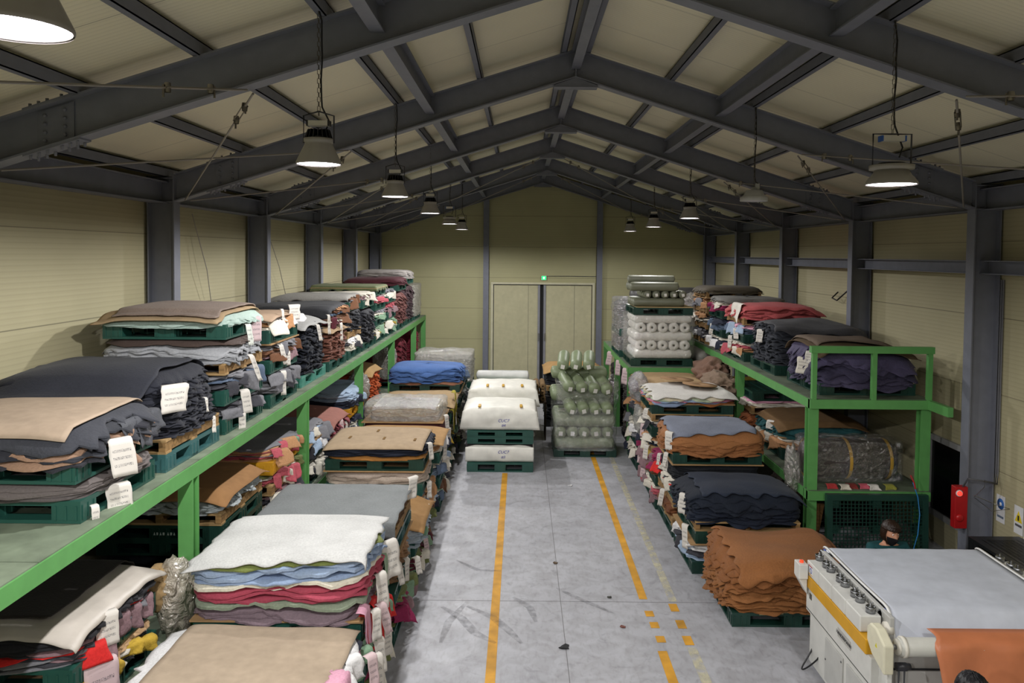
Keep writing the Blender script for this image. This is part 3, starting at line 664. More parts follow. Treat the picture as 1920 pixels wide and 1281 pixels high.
def roll(x,y,z,L_,r,ax,hexc,label,group,kind='satin',name='fabric_roll',hole=False,tagc=None,rz=0,cat='roll',tilt=0):
    """centre x,y and underside z"""
    key = (round(L_,2), round(r,3), hexc, kind, hole)
    if key not in RM: RM[key] = [roll_mesh(L_,r,hexc,kind,hole) for _ in range(3)]
    e = link(name, RM[key][rnd.randrange(3)]); e.location = (x,y,z+r); e.rotation_euler = (0 if ax=='X' else 0, tilt, (0 if ax=='X' else math.pi/2)+rz)
    tag(e, label, cat, group)
    if hole:
        m = MB(); m.lathe([(r*.2,-L_/2+.012),(0,-L_/2+.012)], n=10, axis='X'); m.build('dark_core', mat('2a2420','card'), e)
    if tagc and ax=='Y':
        m = MB(); a = rnd.uniform(-.3,.3); w = r*.33
        P4 = [(-L_/2-.006, w*(c*math.cos(a)-s_*math.sin(a)), -r*.1+w*(c*math.sin(a)+s_*math.cos(a))*1.1) for c,s_ in ((-1,-1),(1,-1),(1,1),(-1,1))]
        m.add(P4+[(p[0]+.003,p[1],p[2]) for p in P4], [(0,3,2,1),(4,5,6,7),(0,1,5,4),(1,2,6,5),(2,3,7,6),(3,0,4,7)]); m.build('paper_label', mat('dcdad2','paper'), e)
    return e
def shell(name, x0,x1,y0,y1,z0,z1,label,cat,mt,amp=.02,n=26,top=True,parent=None,group=None):
    """crinkled wrapped box skin"""
    f = fld(6,14); f2 = fld(6,30); V=[]; cx,cy = (x0+x1)/2,(y0+y1)/2
    N = n*4; per = []
    for k in range(N):
        a = 2*math.pi*k/N; c,s_ = math.cos(a), math.sin(a); q = (abs(c/((x1-x0)/2))**8+abs(s_/((y1-y0)/2))**8)**(-1/8); per.append((cx+c*q, cy+s_*q, c, s_))
    nz = 10
    rows = [(z0+(z1-z0)*i/nz, 1.0) for i in range(nz+1)]
    if top: rows += [(z1+.012,.96),(z1+.02,.8),(z1+.02,.45),(z1+.02,.01)]
    for (z,t) in rows:
        for (x,y,c,s_) in per:
            d = amp*(float(f(x*1.5+z*3,y*1.5-z*5))+.5*float(f2(x+z*2,y-z*3))); X = cx+(x-cx)*t; Y = cy+(y-cy)*t
            V.append((X+c*d, Y+s_*d, z+(d if t<1 else 0)))
    m = MB(); m.add(V, [(i*N+k, i*N+(k+1)%N, (i+1)*N+(k+1)%N, (i+1)*N+k) for i in range(len(rows)-1) for k in range(N)], 0, True)
    o = m.build(name, mt, parent)
    if not parent: tag(o, label, cat, group)
    return o
def blob(name, c, rad, label, cat, mt, sharp=.35, sub=4, group=None):
    bm = bmesh.new(); bmesh.ops.create_icosphere(bm, subdivisions=sub, radius=1); f = fld(6,3); f2 = fld(8,9); f3 = fld(8,20)
    for v in bm.verts:
        p = v.co; q = 1+sharp*(float(f(p.x+p.z,p.y-p.z*.7))*.8+(.35-abs(float(f2(p.x-p.z*.8,p.y+p.z))))*1.5+ .35*(.3-abs(float(f3(p.x*.8+p.z,p.y-p.x)))))
        v.co = Vector((p.x*q*rad[0], p.y*q*rad[1], max(p.z*q*rad[2], -rad[2]*.85)))
    me = bpy.data.meshes.new(name); bm.to_mesh(me); bm.free(); me.materials.append(mt)
    for p in me.polygons: p.use_smooth = True
    o = link(name, me); o.location = c; return tag(o, label, cat, group)
FILM = film_mat(.06); FILM2 = film_mat(.55,'c9c4b8')
# ================================================================ aisle stacks, left
AX0, AX1 = -2.45, -1.20
P_ = lambda c,d,**k: ('P',c,d,k)
w = 'the cardboard-covered front aisle stack'
t,z = stack(w, -2.42,-1.02, 4.25,5.42, 0, [P_('g','on the floor'), ('M',.16,7,['rose','pink','navy','cream']), P_('g','second from the floor',jx=-.05), ('M',.2,8,['sage','cream','brown','olive'],{'jx':-.05}),
   P_('g','third from the floor',jx=-.08), ('M',.22,9,['pink','white','navy','sage','tan'],{'jx':-.08,'nf':9})],
   tags=[(.7,.95,dict(w=.1,l=.2,c='c9b2b4',tilt=.3)),(.55,.75,dict(w=.11,l=.2,c='c9b2b4',tilt=.3)),(.85,.85,dict(w=.14,l=.26)),(.35,.7,dict(w=.12,l=.26))])
card(-2.30,-1.12,4.15,5.42,t,(-2.46,-1.14,4.2,5.45),'large brown cardboard sheet filling the bottom of the view',c='a99884',wr=.004)
drape('rolled_hide',-1.16,-.96,4.4,4.75,flat(1.0),(-1.16,-1.08,4.4,4.8),MIXC['pink'],'pink leather folded over the edge of %s'%w,'leather hide',wr=.02,nx=14,ny=24)
w = 'the white-topped left aisle stack'
t,z = stack(w, -2.40,-1.16, 5.62,6.66, 0, [P_('g','on the floor'), ('M',.25,9,['magenta','rose','cream','olive'],{'nf':8}), P_('g','second from the floor'), ('M',.25,9,['sage','rose','pink','white','red'],{'nf':9}),
   P_('g','third from the floor'), ('B','under the mauve hides'), ('H',.10,3,['84727a'],['mauve'],dict(indiv=True,over=.02,crisp=.3,wave=.1)),
   ('H',.34,9,['8f9a86','a8485a','b04c5e','b04c5e','e0dac8','93a6c4','9db0cc','9db0cc','737d44'],['sage','rose','rose','rose','cream','pale blue','pale blue','pale blue','olive'],
     dict(indiv=True,over=.04,sag=.45,rag=.03,wave=.2,crisp=.9,dome=.03,ix=-.02))],
   tags=[(.75,1.22,dict(w=.2,l=.3,tilt=.1,off=.03)),(.4,1.1,dict(w=.13,l=.28,tilt=.2,off=.03)),(.3,.9,dict(w=.1,l=.24,c='c9b2b4',tilt=.2,off=.05)),(.15,.7,dict(w=.13,l=.25,off=.06)),(.6,.55,dict(w=.12,l=.2,off=.04)),(.1,.95,dict(w=.1,l=.2,tilt=.2,off=.05))])
drape('leather_hide',-2.44,-1.14,5.57,6.74,t,(-2.5,-1.15,5.56,6.76),'c8c8c6','big white leather hide spread on top of the near left aisle stack','leather hide',wob=.05,wr=.006,th=.008,skew=(-.02,.03,0,0),lift=.015)
for yy,zz,c_ in ((5.7,.95,'red'),(5.95,.93,'red'),(5.6,1.02,'pink'),(6.3,1.15,'pale green')):
    patch((1,0),(-1.14,yy,zz),.17,.26,MIXC.get(c_,'8fa58a'),'%s leather strip hanging by the tags of %s'%(c_,w),group='%s strips on %s'%(c_,w),droop=1)
w = 'the grey-topped left aisle stack'
t,z = stack(w, -2.38,-1.14, 7.0,8.08, 0, [P_('g','on the floor'), ('M',.24,9,['olive','magenta','sage','mauve'],{'nf':8,'jx':.02}), P_('g','second from the floor'), ('H',.30,12,['8a6a4c','96714f'],['tan'],dict(rag=.05,crisp=.9,wave=.2,jx=-.05)),
   ('B','above the tan hides'), P_('b','under the wooden pallet'), ('W','below the dark brown hides'), ('H',.12,6,['5e4226','6b4a2b'],['dark brown'],dict(indiv=True,over=.0,rag=.012,crisp=.15,wave=.05,sag=.1))],
   tags=[(.12,.74,dict(w=.07,l=.2,off=-.03)),(.8,.5,dict(w=.09,l=.16,off=.05)),(.5,.62,dict(w=.08,l=.2))])
drape('leather_hide',-2.55,-1.12,6.82,8.12,t,(-2.42,-1.1,6.98,8.15),'7b7f80','smooth slate grey hide draped over a left aisle stack','leather hide',wob=.02,wr=.008,th=.01,r=.05)
paper('+x',-1.1,8.0,1.3,w,w=.14,l=.2,tilt=-.3)
w = 'the low light-blue stack left of aisle'
t,z = stack(w, -2.40,-1.12, 8.3,9.3, 0, [P_('g','on the floor'), ('M',.2,8,['olive','cream','maroon','sage'],{'nf':7}), P_('g','second from the floor'), ('H',.28,9,['a9b6c4','b5c0cc'],['light blue'],dict(rag=.05,over=.05,crisp=.8,wave=.25)),
   ('C','brown cardboard sheet on the low light-blue stack',dict(c='a07c52',o=(.05,.1,.05,.1)))], tags=[(.3,.6,dict(w=.08,l=.16)),(.7,.68,dict(w=.1,l=.14)),(.5,.35,dict(w=.08,l=.14,c='c9b2b4'))])
roll(-1.1,8.5,.5,.2,.05,'X','6f9478','pale green roll end beside the light-blue hides in left aisle',None)
w = 'the navy left aisle stack'
t,z = stack(w, -2.42,-1.20, 9.55,10.6, 0, [P_('g','on the floor'), ('M',.18,7,['olive','cream','brown','navy'],{'nf':7}), P_('g','second from the floor'), ('M',.16,7,['slate','light blue','tan','cream'],{'nf':7}), P_('g','third from the floor'),
   ('H',.16,3,['b5a698','ab9c90'],['beige'],dict(indiv=True,rag=.02,over=.02,wave=.25,crisp=.5)), ('B','over the beige hides'), P_('d','under the navy hides'), ('H',.05,2,['b07a3e'],['orange brown'],dict(indiv=True,over=.01,rag=.01)),
   ('H',.13,5,['1d2230'],['navy'],dict(indiv=True,over=.04,rag=.03,wave=.12,sag=.4))], tags=[(.1,1.25,dict(w=.1,l=.2,off=.03)),(.3,.7,dict(w=.1,l=.2)),(.6,.5,dict(w=.09,l=.15))])
card(-2.44,-1.2,9.5,10.6,t,(-2.5,-1.15,9.4,10.7),'flat light brown cardboard sheet over the navy hides',c='ab967c',wob=.003,wr=.002)
for xx,yy in ((-2.2,9.85),(-1.9,10.2),(-1.75,9.8),(-1.35,9.75)):
    m = MB(); m.box(xx,xx+.03,yy,yy+.12,float(t(xx,yy))+.024,float(t(xx,yy))+.027); tag(m.build('tape_scrap', mat('7d6038','card')),'brown torn tape mark on the cardboard over the navy hides','tape','tape marks on the cardboard over the navy hides')
w = 'the yellow-side left aisle stack'
t,z = stack(w, -2.38,-1.12, 10.75,11.7, 0, [P_('g','on the floor'), ('M',.2,7,['slate','cream','brown','sage'],{'nf':6}), P_('g','second from the floor'), ('M',.22,7,['light blue','slate','cream'],{'nf':7}), P_('g','third from the floor'), ('M',.18,6,['cream','tan','white'],{'nf':5}), ('C','brown cardboard on the yellow-side left aisle stack',dict(c='a8865c'))],
   tags=[(.4,.9,dict(w=.1,l=.25)),(.7,.6,dict(w=.1,l=.2))])
w = 'the foil-topped left aisle stack'
t,z = stack(w, -2.42,-1.20, 11.85,12.9, 0, [P_('g','on the floor'), ('M',.2,7,['mauve','cream','charcoal'],{'nf':6}), P_('g','second from the floor'), ('M',.22,7,['mustard','cream','navy'],{'nf':6}), P_('d','under the maroon hides'),
   ('H',.19,4,['4e2a2c','5a3032'],['maroon'],dict(indiv=True,rag=.02,over=.03,wave=.1,crisp=.5)), ('B','between the maroon hides and foil package')], tags=[(.2,1.1,dict(w=.1,l=.2)),(.6,.8,dict(w=.1,l=.2))])
zz = z; P0 = hides(-2.36,-1.26,11.9,12.85,zz,.2,6,['8e8d90','b0a48c'],['grey and tan'],'the foil package of the left aisle',dome=.05,over=-.01,rag=.008,crisp=.2)
drape('foil_sheet',-2.30,-1.3,11.92,12.85,P0.top(),(-2.4,-1.2,11.8,12.9),'c5c6c8','pale grey sheet on the foil-wrapped left aisle package','sheet',kind='satin',wob=.01)
m = shell('plastic_wrap',-2.43,-1.2,11.85,12.9,zz+.005,zz+.24,'shiny plastic wrap around the foil-topped left aisle package','wrap',film_mat(.5,'d8d4c8'),.02)
for yy,zz2,l_ in ((13.05,1.0,.3),(13.3,1.25,.35),(13.5,.85,.3)):
    patch((1,0),(-1.14,yy,zz2),.25,l_,'a89a2a','bright yellow leather flap on the left aisle side',group='bright yellow flaps on the left aisle side',droop=1)
w = 'the low cream left aisle stack'
t,z = stack(w, -2.38,-1.16, 13.0,14.1, 0, [P_('g','on the floor'), ('M',.25,7,['cream','olive','charcoal'],{'nf':6}), P_('g','second from the floor'), ('M',.28,7,['mustard','cream','sage'],{'nf':6}), P_('g','third from the floor'), ('H',.2,6,['b9b2a4'],['cream'],dict(over=.03)), ('C','light brown cardboard over the low cream stack',dict(c='a8906e'))],tags=[(.2,.9,dict(w=.1,l=.2)),(.6,.7,dict(w=.1,l=.2))])
w = 'the blue-topped left aisle stack'
t,z = stack(w, -2.42,-1.12, 14.3,15.4, 0, [P_('g','on the floor'), ('M',.25,6,['charcoal','cream','mauve'],{'nf':4}), P_('g','second from the floor'), ('M',.25,6,['grey','cream'],{'nf':4}), P_('g','third from the floor'), ('H',.14,4,['b3aca2'],['beige'],{}), ('B','under the pallet of blue hides'), P_('d','under the bright blue hides'),
   ('H',.05,2,['9a6a52'],['red brown'],dict(over=.0)), ('H',.28,7,['46659c','4a6aa3'],['bright blue'],dict(indiv=True,over=.03,rag=.05,wave=.2,crisp=.8,dome=.15))])
w = 'the silver left aisle stack'
t,z = stack(w, -2.38,-1.14, 15.6,16.7, 0, [P_('g','on the floor'), ('M',.3,6,['charcoal','grey','cream'],{'nf':4}), P_('g','second from the floor'), ('M',.3,6,['grey','white'],{'nf':4}), P_('g','third from the floor'), ('M',.25,6,['slate','grey'],{'nf':3})])
w = 'the white-wrapped far left aisle stack'
t,z = stack(w, -2.35,-1.1, 17.2,18.3, 0, [P_('g','on the floor'), ('H',.5,10,['a9a69c','8f8c85'],['grey'],dict(rag=.02)), P_('g','second from the floor'), ('H',.62,10,['b9b6ab','c4c1b8'],['off white'],dict(rag=.02))])
shell('plastic_wrap',-2.38,-1.07,17.17,18.33,.8,z+.03,'milky plastic wrap around the farthest left aisle stack','wrap',film_mat(.6,'d6d4cc'),.025)
# ================================================================ top level of the left rack
RX0, RX1, RZ = -3.98, -2.70, 1.94
w = 'the front pile on the left rack'
t,z = stack(w, -3.95,-2.72, 4.74,5.72, RZ, [P_('g','lowest'), ('H',.11,6,['5b5554','645d5b'],['taupe grey'],dict(indiv=True,over=.03,rag=.015,crisp=.25,sag=.5)), P_('g','under charcoal hides',ix=.02,jx=-.02),
   ('H',.22,8,['2e2f35','967863','2c2d34','34363c','957762','2a2b32','313339','3a3c43'],['charcoal','tan','charcoal','charcoal','tan','charcoal','charcoal','charcoal'],dict(indiv=True,over=.05,rag=.06,crisp=.7,wave=.2,sag=1.0,dome=.12))])
card(-3.98,-2.80,4.72,5.70,t,(-4.0,-2.83,4.66,5.78),'large brown cardboard sheet on the front left rack pile',c='a79582',wr=.008,r=.2)
paper('+x',-2.64,5.05,2.40,w,w=.2,l=.24,tilt=.0,curl=.08); paper('+x',-2.68,5.1,2.08,w,w=.17,l=.17); paper('+x',-2.69,4.85,2.02,w,w=.06,l=.14)
for yy in (5.35,5.55):
    patch((1,0),(-2.72,yy,2.47),.34,.17,'4b4d53','charcoal grey hide flap folded over %s'%w,group='charcoal flaps of %s'%w,droop=.9)
patch((1,0),(-2.72,5.2,2.35),.3,.18,'957762','tan hide flap folded over %s'%w,droop=.9)
w = 'the tall black pile on the left rack'
t,z = stack(w, -3.90,-2.70, 5.86,6.90, RZ, [P_('b','lowest'), ('W','under the black hides'),
   ('H',.52,34,['20222b'],['black'],dict(indiv=True,over=.02,rag=.035,crisp=.9,wave=.1,sag=.7,dome=.14,lean=(-.08,0),ix=-.12,N=120))])
drape('leather_hide',-4.10,-2.84,5.46,6.92,t,(-4.03,-2.80,5.78,6.95),'2a2c34','smooth charcoal hide draped over the tall black pile','leather hide',wob=.05,wr=.007,th=.008,r=.16)
paper('+x',-2.68,5.98,2.60,w,w=.2,l=.2,curl=.05); paper('+x',-2.66,6.5,2.4,w,w=.03,l=.1); paper('+x',-2.67,6.7,2.2,w,w=.03,l=.12)
w = 'the mint pile on the left rack'
t,z = stack(w, -3.85,-2.72, 7.10,8.12, RZ, [P_('g','lowest'), ('M',.13,6,['grey','charcoal'],{'nf':7}), P_('g','second from the deck'), ('M',.15,7,['charcoal','slate','grey'],{'nf':7}), ('W','below the light grey hides'),
   ('H',.2,8,['8d8f93','9c9ea2'],['light grey'],dict(indiv=True,over=.04,rag=.05,crisp=.9,wave=.2)), ('H',.03,2,['4a3d38'],['dark brown'],dict(over=.04)), P_('g','under the mint hides'),
   ('H',.12,5,['9fb4ab','a8bcb3'],['mint green'],dict(indiv=True,over=.05,rag=.03,crisp=.5,wave=.2,dome=.3,sag=.9))],
   tags=[(.35,2.30,dict(w=.1,l=.22)),(.3,2.08,dict(w=.08,l=.2)),(.5,2.62,dict(w=.07,l=.26,tilt=.6)),(.7,2.98,dict(w=.14,l=.24,c='c9b2b4')),(.45,2.93,dict(w=.07,l=.2,c='d8dcd4'))])
card(-3.9,-2.74,6.97,8.14,t,(-3.8,-2.85,7.1,8.1),'tan cardboard sheet over the mint hides',c='a08a6c',r=.25)
drape('leather_hide',-3.72,-2.78,7.02,8.1,t,(-3.8,-2.85,7.1,8.1),'85766c','taupe brown hide lying over the cardboard on the mint pile','leather hide',wob=.01,r=.25,lift=.035,wr=.006,th=.01)
w = 'the grey bag pile on the left rack'
t,z = stack(w, -3.85,-2.70, 8.30,9.32, RZ, [P_('g','lowest'), ('M',.24,8,['grey','grey','charcoal'],{'nf':9}), P_('g','second from the deck'), ('M',.18,8,['mauve','brown','grey'],{'nf':6}), ('B','inside'), P_('g','third from the deck'), ('M',.14,7,['cream','tan','white'],{'nf':8})],
   tags=[(.35,2.3,dict(w=.08,l=.26)),(.2,2.62,dict(w=.06,l=.22,tilt=.3)),(.75,3.02,dict(w=.18,l=.16)),(.5,2.5,dict(w=.07,l=.14)),(.3,3.0,dict(w=.04,l=.26))])
card(-3.9,-2.66,8.25,9.36,t,(-3.85,-2.7,8.3,9.3),'creased cardboard sheet atop the grey bag pile',c='a8907a',wr=.015)
w = 'the tall navy pile on the left rack'
t,z = stack(w, -3.85,-2.72, 9.60,10.75, RZ, [P_('l','lowest'), ('H',.68,26,['171b25'],['navy black'],dict(indiv=True,over=.01,rag=.05,crisp=1.2,wave=.12,sag=.2,dome=.08,N=80))])
drape('leather_hide',-3.95,-2.66,9.56,10.7,t,(-3.9,-2.72,9.6,10.8),'a3a3a1','pale grey hide folded over the tall navy pile','leather hide',wob=.06,wr=.02,r=.06)
paper('+x',-2.64,10.0,2.70,w,w=.07,l=.2,tilt=.5); paper('+x',-2.64,10.6,2.78,w,w=.05,l=.26)
w = 'the rust brown pile on the left rack'
t,z = stack(w, -3.85,-2.70, 10.9,11.95, RZ, [P_('g','lowest'), ('H',.52,18,['6e463a','754b3e'],['rust brown'],dict(indiv=True,over=.02,rag=.05,crisp=1.2,wave=.12,sag=.3,dome=.14,N=64)), ('C','tan cardboard between rust brown and blue hides',dict(c='9c8468')), ('M',.13,6,['maroon','cream','brown'],{'nf':4}), ('M',.14,6,['slate','brown','tan'],{'nf':3})],
   tags=[(.5,2.6,dict(w=.05,l=.26))])
drape('leather_hide',-4.0,-2.66,10.75,11.95,t,(-3.9,-2.74,10.9,12.0),'343539','charcoal hide draped over the rust brown pile','leather hide',wob=.05,wr=.025,r=.06)
w = 'the paper-edged pile on the left rack'
t,z = stack(w, -3.85,-2.70, 12.1,13.05, RZ, [P_('g','lowest'), ('M',.2,7,['cream','charcoal','white'],{'nf':8}), ('W','in the middle'), ('H',.34,10,['2b2c31'],['black'],dict(rag=.06,crisp=1,over=.01)), P_('g','upper'), ('M',.1,4,['grey','brown'],{'nf':4})])
drape('leather_hide',-3.95,-2.68,12.0,13.05,t,(-3.9,-2.74,12.1,13.1),'8b8984','warm grey hide draped over the paper-edged pile','leather hide',wob=.04,wr=.015,r=.05)
w = 'the black ragged pile on the left rack'
t,z = stack(w, -3.85,-2.70, 13.2,14.2, RZ, [P_('g','lowest'), ('H',.62,16,['2a2b31'],['black'],dict(rag=.06,crisp=1.1,over=.02)), P_('g','upper'), ('M',.12,5,['mauve','cream'],{'nf':4})])
w = 'the olive-covered pile on the left rack'
t,z = stack(w, -3.85,-2.70, 14.35,15.4, RZ, [P_('g','lowest'), ('M',.18,6,['mustard','cream','sage'],{'nf':6}), P_('g','second from the deck'), ('M',.16,6,['sage','cream','grey'],{'nf':5}), P_('g','third from the deck'), ('M',.14,6,['rose','mauve'],{'nf':4}), P_('g','uppermost')])
card(-3.9,-2.66,14.25,15.4,t,(-3.85,-2.7,14.3,15.4),'tan cardboard on the olive-covered pile',c='a8906c')
drape('leather_hide',-3.95,-2.6,14.2,15.5,t,(-3.85,-2.7,14.3,15.45),'5f6647','olive green hide over the cardboard, far left rack','leather hide',wob=.06,wr=.03,lift=.04)
w = 'the mauve pile on the left rack'
t,z = stack(w, -3.85,-2.70, 15.6,16.7, RZ, [P_('g','lowest'), ('M',.2,6,['cream','mustard','sage'],{'nf':6}), P_('g','second from the deck'), ('M',.2,6,['mauve','rose'],{'nf':5}), P_('g','third from the deck'), ('M',.14,5,['cream','grey'],{'nf':4})])
w = 'the maroon pile on the left rack'
t,z = stack(w, -3.85,-2.68, 16.9,18.0, RZ, [P_('g','lowest'), ('H',.75,18,['6a4340','724a46'],['dull red'],dict(rag=.06,crisp=1.1)), P_('g','upper'), ('H',.16,5,['4a2028'],['maroon'],dict(over=.06,rag=.05,wave=.2))])
w = 'the far dark pile on the left rack'
t,z = stack(w, -3.85,-2.68, 18.1,19.2, RZ, [P_('g','lowest'), ('H',.85,18,['3c2f33','443438'],['dark brown'],dict(rag=.06,crisp=1)), P_('g','upper'), ('H',.2,6,['8f8a86'],['grey'],dict(over=.03))])
w = 'the farthest white pile on the left rack'
t,z = stack(w, -3.85,-2.68, 19.45,20.6, RZ, [P_('g','lowest'), ('H',.7,14,['a6a297'],['off white'],dict(rag=.02))])
shell('plastic_wrap',-3.88,-2.64,19.4,20.65,RZ+.1,RZ+.88,'milky plastic wrap on the farthest left rack pile','wrap',film_mat(.6,'cfccc2'),.03)
# ================================================================ lower shelf of the left rack
LZ = .65
w = 'the front lower shelf pile'
t,z = stack(w, -3.85,-2.72, 4.62,5.72, LZ, [P_('g','lowest'), ('M',.12,6,['mustard','cream','charcoal','grey'],{'nf':5}), ('H',.03,2,['c4a077'],['tan'],{}), P_('g','under the black and white hide'), ('M',.14,7,['charcoal','red','grey','mauve'],{'nf':7}), ('H',.08,3,['232327'],['black'],dict(indiv=True,over=.04,rag=.04,wave=.3))],
   tags=[(.3,1.28,dict(w=.14,l=.2)),(.2,1.02,dict(w=.26,l=.34,c='c9b2b4',tilt=.15,off=.02))])
drape('leather_hide',-3.85,-2.66,4.58,5.8,t,(-3.85,-2.74,4.64,5.75),'bdb5ab','pale grey border hide on the front lower shelf pile','leather hide',kind='satin',wob=.02,wr=.02,r=.08)
drape('leather_hide',-3.9,-2.93,4.78,5.85,t,(-3.85,-2.74,4.64,5.75),'2e2a28','matt black hide lying on the pale border hide','leather hide',wob=.015,wr=.008,lift=.038,r=.08)
drape('leather_hide',-3.0,-2.6,4.5,5.0,flat(.92),(-3.0,-2.72,4.6,5.0),'c69a3c','mustard yellow hide poking out of the front lower shelf pile','leather hide',wob=.05)
blob('plastic_bag',(-2.68,5.98,.92),(.13,.18,.32),'crumpled clear grey plastic bag by the first rack post','plastic bag',film_mat(.9,'d2c8b6'),.28)
blob('plastic_bag',(-2.78,5.9,1.02),(.1,.14,.16),'crumpled brown paper on the lower shelf behind the plastic bag','paper',mat('a58a62','card'),.5)
w = 'the pale folded pile behind the post'
t,z = stack(w, -3.85,-2.70, 6.95,8.05, LZ, [('H',.22,6,['1e2129'],['navy'],dict(over=.02,rag=.04,crisp=.8)), P_('d','lower'), P_('d','upper'), ('W','beneath the pale hides'), ('H',.2,11,['a9b0b2','98a0a0'],['pale grey'],dict(indiv=True,over=.0,rag=.05,crisp=1,wave=.15,dome=.2)),
   ('C','brown cardboard on the pale folded shelf pile',dict(c='946e48'))])
w = 'the yellow pallet shelf pile'
t,z = stack(w, -3.85,-2.68, 8.3,9.35, LZ, [P_('g','lowest'), ('M',.2,7,['cream','charcoal','mauve'],{'nf':8}), ('W','middle'), ('M',.12,6,['rose','cream','olive'],{'nf':8}), P_('y','near the top'), ('M',.15,6,['grey','tan','rose','sage'],{'nf':9})])
w = 'the dark mixed shelf pile'
t,z = stack(w, -3.85,-2.68, 9.6,10.65, LZ, [P_('d','lowest'), ('M',.15,6,['navy','charcoal','cream'],{'nf':8}), P_('d','second'), ('M',.16,6,['slate','light blue','white','charcoal'],{'nf':8}), ('C','brown cardboard over the dark mixed shelf pile',dict(c='8f7352')), ('M',.12,5,['cream','light blue','grey'],{'nf':6})])
w = 'the pink shelf pile'
t,z = stack(w, -3.85,-2.66, 10.8,11.85, LZ, [P_('g','lowest'), ('H',.5,14,['a35560','96505a'],['rose pink'],dict(rag=.07,crisp=1.2,over=.02)), ('C','brown cardboard on the pink shelf pile',dict(c='9a6a60'))], tags=[(.4,1.2,dict(w=.08,l=.24,c='c9b2b4')),(.7,1.1,dict(w=.06,l=.3))])
w = 'the blue-edged shelf pile'
t,z = stack(w, -3.85,-2.66, 12.0,13.1, LZ, [P_('g','lowest'), ('M',.25,7,['slate','cream','navy'],{'nf':6}), P_('y','second'), ('M',.3,8,['navy','light blue'],{'nf':6})])
w = 'the orange shelf pile'
blob('plastic_bag',(-2.85,13.35,1.25),(.2,.22,.32),'clear crumpled plastic bag beside the orange hides','plastic bag',film_mat(.7,'c8c4bc'),.5)
t,z = stack(w, -3.85,-2.68, 13.7,14.8, LZ, [P_('g','lowest'), ('M',.2,6,['cream','grey'],{'nf':4}), ('H',.6,18,['b3532a','bd5a2e'],['orange'],dict(rag=.06,crisp=1.2)), ('C','tan cardboard on the orange shelf pile',dict(c='a5875c'))])
blob('plastic_bag',(-2.85,16.2,1.35),(.2,.25,.4),'milky plastic bag far along the lower shelf','plastic bag',film_mat(.75,'c8c4bc'),.5)
w = 'the deep red shelf pile'
t,z = stack(w, -3.85,-2.68, 17.0,18.2, LZ, [P_('g','lowest'), ('H',.95,18,['5a1c26','641f2a'],['deep red'],dict(rag=.05,crisp=1))])
w = 'the far crimson shelf pile'
t,z = stack(w, -3.85,-2.68, 19.3,20.4, LZ, [P_('g','lowest'), ('H',.9,16,['7a2836'],['crimson'],dict(rag=.05,crisp=1))])
# ================================================================ aisle stacks, right
w = 'the brown pile beside the machine'
t,z = stack(w, 2.10,3.30, 7.46,8.56, 0, [P_('d','on the floor'), ('H',.02,1,['b9a77f'],['pale liner'],dict(over=.0,rag=.004,dome=0)),
   ('H',.47,36,['8a5a33','8f5e36','86552f'],['brown'],dict(indiv=True,over=.03,rag=.055,crisp=1.3,wave=.25,sag=.9,dome=.12,lean=(.04,0),N=130,ix=-.02))],side='-x')
drape('leather_hide',2.16,3.5,7.32,8.7,t,(2.2,3.36,7.44,8.6),'8f5d35','smooth brown hide draped over the brown pile','leather hide',wob=.08,wr=.007,th=.007,r=.1)
w = 'the navy pile on the right aisle'
t,z = stack(w, 1.98,3.22, 8.72,9.72, 0, [P_('d','on the floor'), ('M',.2,8,['light blue','charcoal','white'],{'nf':6}), ('B','under the middle pallet'), P_('d','in the middle',ix=.04), ('W','below the navy hides',dict(ix=.04)),
   ('H',.34,20,['1a2130','171e2b'],['navy'],dict(indiv=True,over=.03,rag=.05,crisp=1.1,wave=.16,sag=.9,dome=.2))],side='-x',tags=[(.3,.83,dict(w=.14,l=.22)),(.2,.5,dict(w=.09,l=.26)),(.5,.68,dict(w=.04,l=.05))])
drape('leather_hide',2.1,3.3,8.75,9.8,t,(2.06,3.2,8.8,9.7),'232b3b','dark blue hide on top of the navy right aisle pile','leather hide',wob=.06,wr=.012,r=.1)
w = 'the slate-topped right aisle stack'
t,z = stack(w, 1.98,3.12, 9.85,10.9, 0, [P_('d','on the floor'), ('W','second from the floor'), ('H',.14,6,['6b3f22'],['rust brown'],dict(rag=.04,crisp=.8)), ('W','third from the floor'), P_('g','above the third layer'), ('M',.12,6,['red','charcoal','cream'],{'nf':6}), ('H',.2,10,['191b20'],['black'],dict(over=.0,rag=.015,crisp=.4,wave=.05)), ('B','under the pallet of tan hides'),
   P_('d','under the tan orange hides'), ('H',.30,9,['95623c','8f5d38','9a673f'],['tan orange'],dict(indiv=True,over=.06,rag=.04,crisp=.6,wave=.25,sag=1.1,dome=.1,N=80))],side='-x',tags=[(.1,1.35,dict(w=.12,l=.22)),(.25,.95,dict(w=.1,l=.14)),(.4,.5,dict(w=.1,l=.22)),(.7,.9,dict(w=.06,l=.14)),(.2,1.05,dict(w=.08,l=.18))])
drape('leather_hide',1.96,3.05,9.86,11.0,t,(2.02,3.1,9.9,10.95),'767c8c','slate blue hide lying over the tan orange hides','leather hide',wob=.04,wr=.01,r=.06)
w = 'the white disc right aisle stack'
